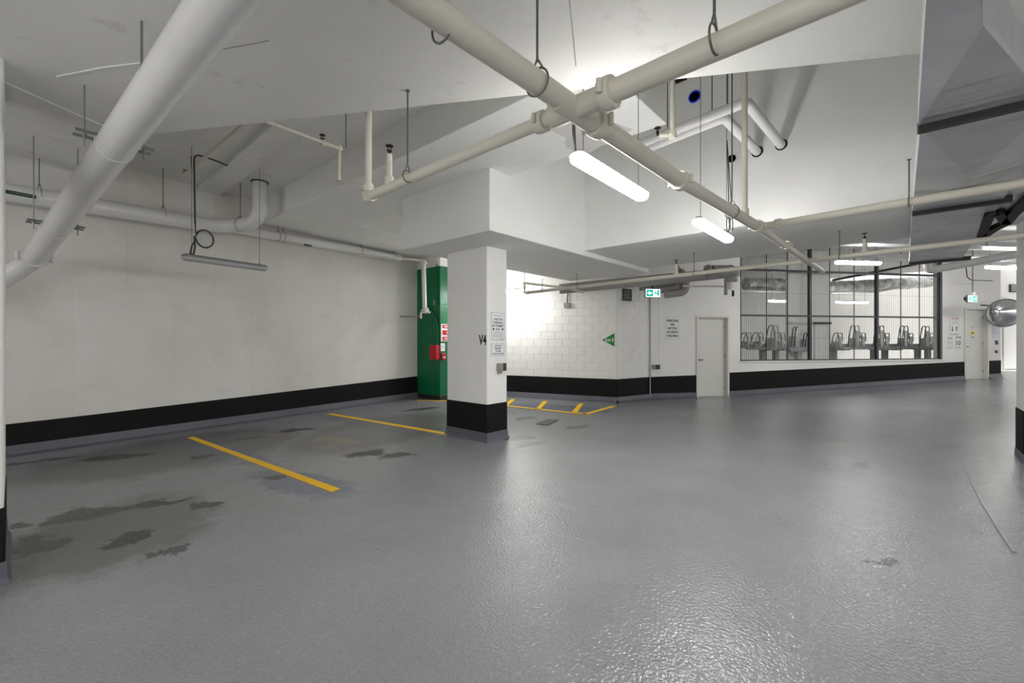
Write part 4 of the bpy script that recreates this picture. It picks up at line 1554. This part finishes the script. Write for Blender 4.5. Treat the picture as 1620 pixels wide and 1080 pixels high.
for px, py, w, h, mat, nm, lab in ((1576.5, 541.5, .08, .12, 'sign_black', 'card_reader', 'small dark card reader below the paper notice'),
                                   (1576, 556, .08, .09, 'dark_metal', 'wall_switch', 'small dark switch plate below the card reader')):
    root = thing(nm, WF.frame(px, py, -.004), lab, nm.replace('_', ' '))
    MB().box(-w / 2, w / 2, -.025, 0, -h / 2, h / 2).build('plate', mat, root, local=True, bevel=.004)
    MB().box(-w / 4, w / 4, -.032, -.025, -h / 4, h / 4).build('button', 'sign_grey', root, local=True)

# triangular exit sign on the block wall
M = WC.frame(971.5, 537.5, -.012)
t_, z_ = WC.at(952.5, 537.5, -.012)
t2_, z2_ = WC.at(972, 527, -.012)
s = thing('exit_triangle', WC.M @ Matrix.Translation((t2_, -.0115, z_)), 'green triangular exit sign on the block wall corner', 'sign')
wtri = t2_ - t_
MB().plate([Vector((-wtri, 0, 0)), Vector((0, 0, -.165)), Vector((0, 0, .165))], (0, -.006, 0)).build('panel', 'sign_green', s, local=True)
text('Exit', s, 'sign_white', wtri * .46, .08, -wtri * .50, .0, -.0075, bold=.02)
figure = [(-.062, -.04), (-.05, .0), (-.06, .02), (-.035, .045), (-.02, .03), (-.03, .0), (-.012, -.04), (-.022, -.045), (-.04, -.015), (-.052, -.045)]
MB().plate([Vector((x, -.0065, z)) for x, z in figure], (0, -.001, 0)).build('pictogram', 'sign_white', s, local=True)


# lit exit signs with running figure
def exit_sign(M, w, h, label, flip):
    root = thing('exit_sign', M, label, 'exit sign')
    MB().box(-w / 2, w / 2, -.0, .06, -h / 2, h / 2).build('housing', 'lamp_grey', root, local=True, bevel=.01)
    MB().box(-w / 2 + .012, w / 2 - .012, -.006, 0, -h / 2 + .012, h / 2 - .012).build('panel', 'exit_panel', root, local=True)
    f = -1 if flip else 1
    a, b_ = -w / 2 + .03, .0
    m = MB().box(*sorted((f * a, f * b_)), -.008, -.006, -h / 2 + .03, h / 2 - .03)
    m.build('arrow_field', 'exit_green', root, local=True)
    cx = f * (a + b_) / 2
    arrow = [(-.06, 0), (0, .05), (0, .02), (.05, .02), (.05, -.02), (0, -.02), (0, -.05)]
    MB().plate([Vector((cx + f * x, -.0085, z)) for x, z in arrow], (0, -.001, 0)).build('arrow', 'exit_panel', root, local=True)
    door_ = f * (w / 2 - .06)
    MB().box(door_ - .02, door_ + .02, -.008, -.006, -h / 2 + .05, h / 2 - .03).build('door_mark', 'exit_green', root, local=True)
    man = [(-.03, .05), (-.01, .05), (.02, .0), (.04, -.03), (.03, -.04), (0, -.01), (-.01, .0), (-.02, -.05), (-.035, -.05), (-.025, .0)]
    MB().plate([Vector((f * (.07 + x), -.008, z)) for x, z in man], (0, -.001, 0)).build('running_figure', 'exit_green', root, local=True)
    return root


e = exit_sign(P(1033, 463.5, 10.3).to_translation() if False else Matrix.Translation(P(1033, 463.5, 10.2)) @ Matrix.Rotation(math.atan2(-CB, SB) + .12, 4, 'Z'), .37, .21, 'lit green and white exit sign above the block wall return', False)
MB().tube([(0, .03, .1), (0, .03, .32)], .014, 8).build('stem', 'rubber', e, local=True)
e = exit_sign(Matrix.Translation(P(1538.5, 472.5, 12.4)) @ Matrix.Rotation(math.atan2(-CB, SB) + .25, 4, 'Z'), .37, .21, 'lit green and white exit sign above the far door', True)
MB().tube([(.06, .03, .1), (.06, .03, 1.42)], .012, 8).build('stem', 'rod_steel', e, local=True)
MB().box(.02, .1, -.02, .06, .1, .19).build('spot_lamp', 'sign_white', e, local=True, bevel=.01)
MB().box(-.25, -.19, .0, .06, -.05, .05).build('spot_lamp', 'dark_metal', e, local=True, bevel=.01)

# vent, junction boxes and conduit
M = WS.frame(991.5, 466.5, -.012)
root = thing('wall_vent', M, 'small square dark wall vent left of the exit sign', 'vent')
fr = MB().box(-.16, .16, -.03, 0, .1, .15).box(-.16, .16, -.03, 0, -.15, -.1).box(-.16, -.11, -.03, 0, -.1, .1).box(.11, .16, -.03, 0, -.1, .1)
fr.build('frame', 'dark_metal', root, local=True)
MB().box(-.11, .11, -.005, 0, -.1, .1).build('backing', 'black_void', root, local=True)
for k in range(4):
    z = -.075 + .05 * k
    MB().box(-.11, .11, -.02, -.006, z - .008, z + .012).build('slat', 'box_grey', root, local=True)
M = WF.M @ Matrix.Translation((WF.at(1601, 456, 1.7)[0], 1.69, WF.at(1601, 456, 1.7)[1]))
root = thing('wall_vent', M, 'small dark wall vent over the corridor door', 'vent')
MB().box(-.14, .14, -.03, 0, -.14, .14).build('frame', 'dark_metal', root, local=True)
for k in range(4):
    MB().box(-.11, .11, -.045, -.03, -.09 + .055 * k, -.06 + .055 * k).build('slat', 'box_grey', root, local=True)
root = thing('junction_box', WC.frame(898, 483, -.012), 'grey junction box with short conduit high on the block wall', 'junction box')
MB().box(-.08, .08, -.08, 0, -.06, .06).build('box', 'box_grey', root, local=True, bevel=.006)
MB().tube([(.0, -.04, .06), (.02, -.04, .32)], .014, 8).build('conduit', 'dark_metal', root, local=True)
root = thing('outlet_box', WF.frame(1036.5, 580, -.004), 'grey outlet box low on the far wall left of the door', 'outlet box')
MB().box(-.09, .08, -.1, 0, -.055, .055).build('box', 'box_grey', root, local=True, bevel=.006)
MB().box(-.05, .085, -.105, -.098, -.06, .06).build('cover', 'dark_metal', root, local=True, bevel=.003)
t, z = WF.at(1028.5, 480, -.05)
MB().tube([WF.M @ Vector((t, -.05, 0.05)), WF.M @ Vector((t, -.05, 3.0))], .016, 10).build('conduit', 'grey_pipe', label='thin vertical grey conduit in the wall corner under the exit sign', cat='conduit')
t, z = WF.at(1042, 480, -.01)
MB().box(t - .006, t + .006, -.004, .002, 0.6, 3.0).xf(WF.M).build('trim_2', 'frame_paint', kind='structure', label='narrow wall joint beside the access sign')
# corridor trim line and exit conduit
t, z = WF.at(1600, 470, 1.7)
MB().box(t_end, t_end + 3, 1.66, 1.7, z - .03, z + .01).xf(WF.M).build('trim_3', 'frame_paint', kind='structure', label='white trim line over the corridor door')
a = [P(1528, 420, 12.6), P(1530, 438, 12.6), P(1536, 443, 12.6), P(1570, 444, 12.9)]
MB().tube(fillet(a, .05), .012, 8).build('conduit', 'dark_metal', label='thin dark conduit bending above the far exit sign', cat='conduit')

# convex mirror
M = WF.M @ Matrix.Translation((WF.at(1589, 495, -.5)[0], -.5, WF.at(1589, 495, -.5)[1])) @ Matrix.Rotation(-.62, 4, 'Z') @ Matrix.Rotation(.2, 4, 'X')
root = thing('convex_mirror', M, 'round convex traffic mirror beside the far door', 'mirror')
prof = []
for k in range(13):
    a = PI / 2 * .62 * k / 12
    prof.append((max(.002, .41 / math.sin(PI / 2 * .62) * math.sin(a)), .2 - .41 / math.sin(PI / 2 * .62) * (1 - math.cos(a))))
MB().lathe(prof, (0, 0, 0), (0, -1, 0), 40).build('dome', 'mirror', root, local=True)
pts = [(.415 * math.cos(2 * PI * k / 40), 0.0, .415 * math.sin(2 * PI * k / 40)) for k in range(41)]
MB().tube(pts, .012, 8).build('rim', 'sign_grey', root, local=True)
MB().lathe([(.40, .0), (.40, .01)], (0, 0, 0), (0, 1, 0), 40).build('back_plate', 'lamp_grey', root, local=True)
MB().tube([(-.1, 0, .2), (-.38, .40, .2)], .018, 10).build('arm', 'dark_metal', root, local=True)

# fire alarm gear on the green column
fl = Matrix.Rotation(-PI / 2, 4, 'Z')
p = PX(690.5, 557, gx - .004)
root = thing('fire_alarm_box', Matrix.Translation(p) @ fl, 'red fire alarm box on the dark side of the green column', 'alarm box')
MB().box(-.13, .13, -.12, 0, -.18, .18).build('box', 'alarm_red', root, local=True, bevel=.012)
MB().box(-.09, .06, -.126, -.12, -.12, .12).build('cover', 'sign_red', root, local=True, bevel=.006)
MB().tube(fillet([(.08, -.03, .18), (.08, -.03, .7), (-.02, -.03, .95), (-.40, -.03, 1.25)], .12), .018, 10).build('conduit', 'green_paint', root, local=True)
p = PX(690, 470, gx)
root = thing('cable_box', Matrix.Translation(p) @ fl, 'small pale box with thin conduit high on the green column', 'junction box')
MB().box(-.06, -.0, -.05, 0, -.2, -.08).build('box', 'sign_grey', root, local=True)
MB().box(.02, .08, -.05, 0, -.2, -.02).build('box', 'green_paint', root, local=True)
MB().tube([(.05, -.02, -.02), (.05, -.02, .85)], .012, 8).build('conduit', 'green_paint', root, local=True)


def gface(px, py):
    return Matrix.Translation(PY(px, py, gy - .003))


root = thing('fire_sign', gface(704, 526), 'red and white fire instruction sign on the green column', 'sign')
MB().box(-.13, .2, -.006, 0, -.22, .22).build('panel', 'sign_white', root, local=True)
for z0, z1, mt in ((.11, .20, 'sign_red'), (-.06, .06, 'sign_red'), (-.2, -.11, 'sign_red')):
    MB().box(-.09, .18, -.008, -.006, z0, z1).build('red_field', mt, root, local=True)
for z in (.155, -.155):
    MB().box(-.03, .17, -.009, -.008, z - .015, z + .015).build('white_line', 'sign_white', root, local=True)
MB().lathe([(.035, 0), (.035, .001)], (.08, -.0085, 0), (0, -1, 0), 16).build('white_dot', 'sign_white', root, local=True)
root = thing('white_notice', gface(700.5, 549), 'small white notice under the fire sign on the green column', 'sign')
MB().box(-.07, .07, -.004, 0, -.1, .1).build('panel', 'sign_white', root, local=True)
bars(root, [(-.05, .05, .05 - .03 * k, .008) for k in range(4)], y=-.0055)
root = thing('pull_station', gface(700.5, 564), 'red manual pull station low on the green column', 'alarm')
MB().box(-.06, .06, -.05, 0, -.09, .09).build('body', 'alarm_red', root, local=True, bevel=.008)
MB().box(-.04, .04, -.065, -.05, -.03, .0).build('handle', 'sign_white', root, local=True, bevel=.004)

print('objects', len(bpy.data.objects), 'tris', sum(len(o.data.polygons) for o in bpy.data.objects if o.type == 'MESH'))
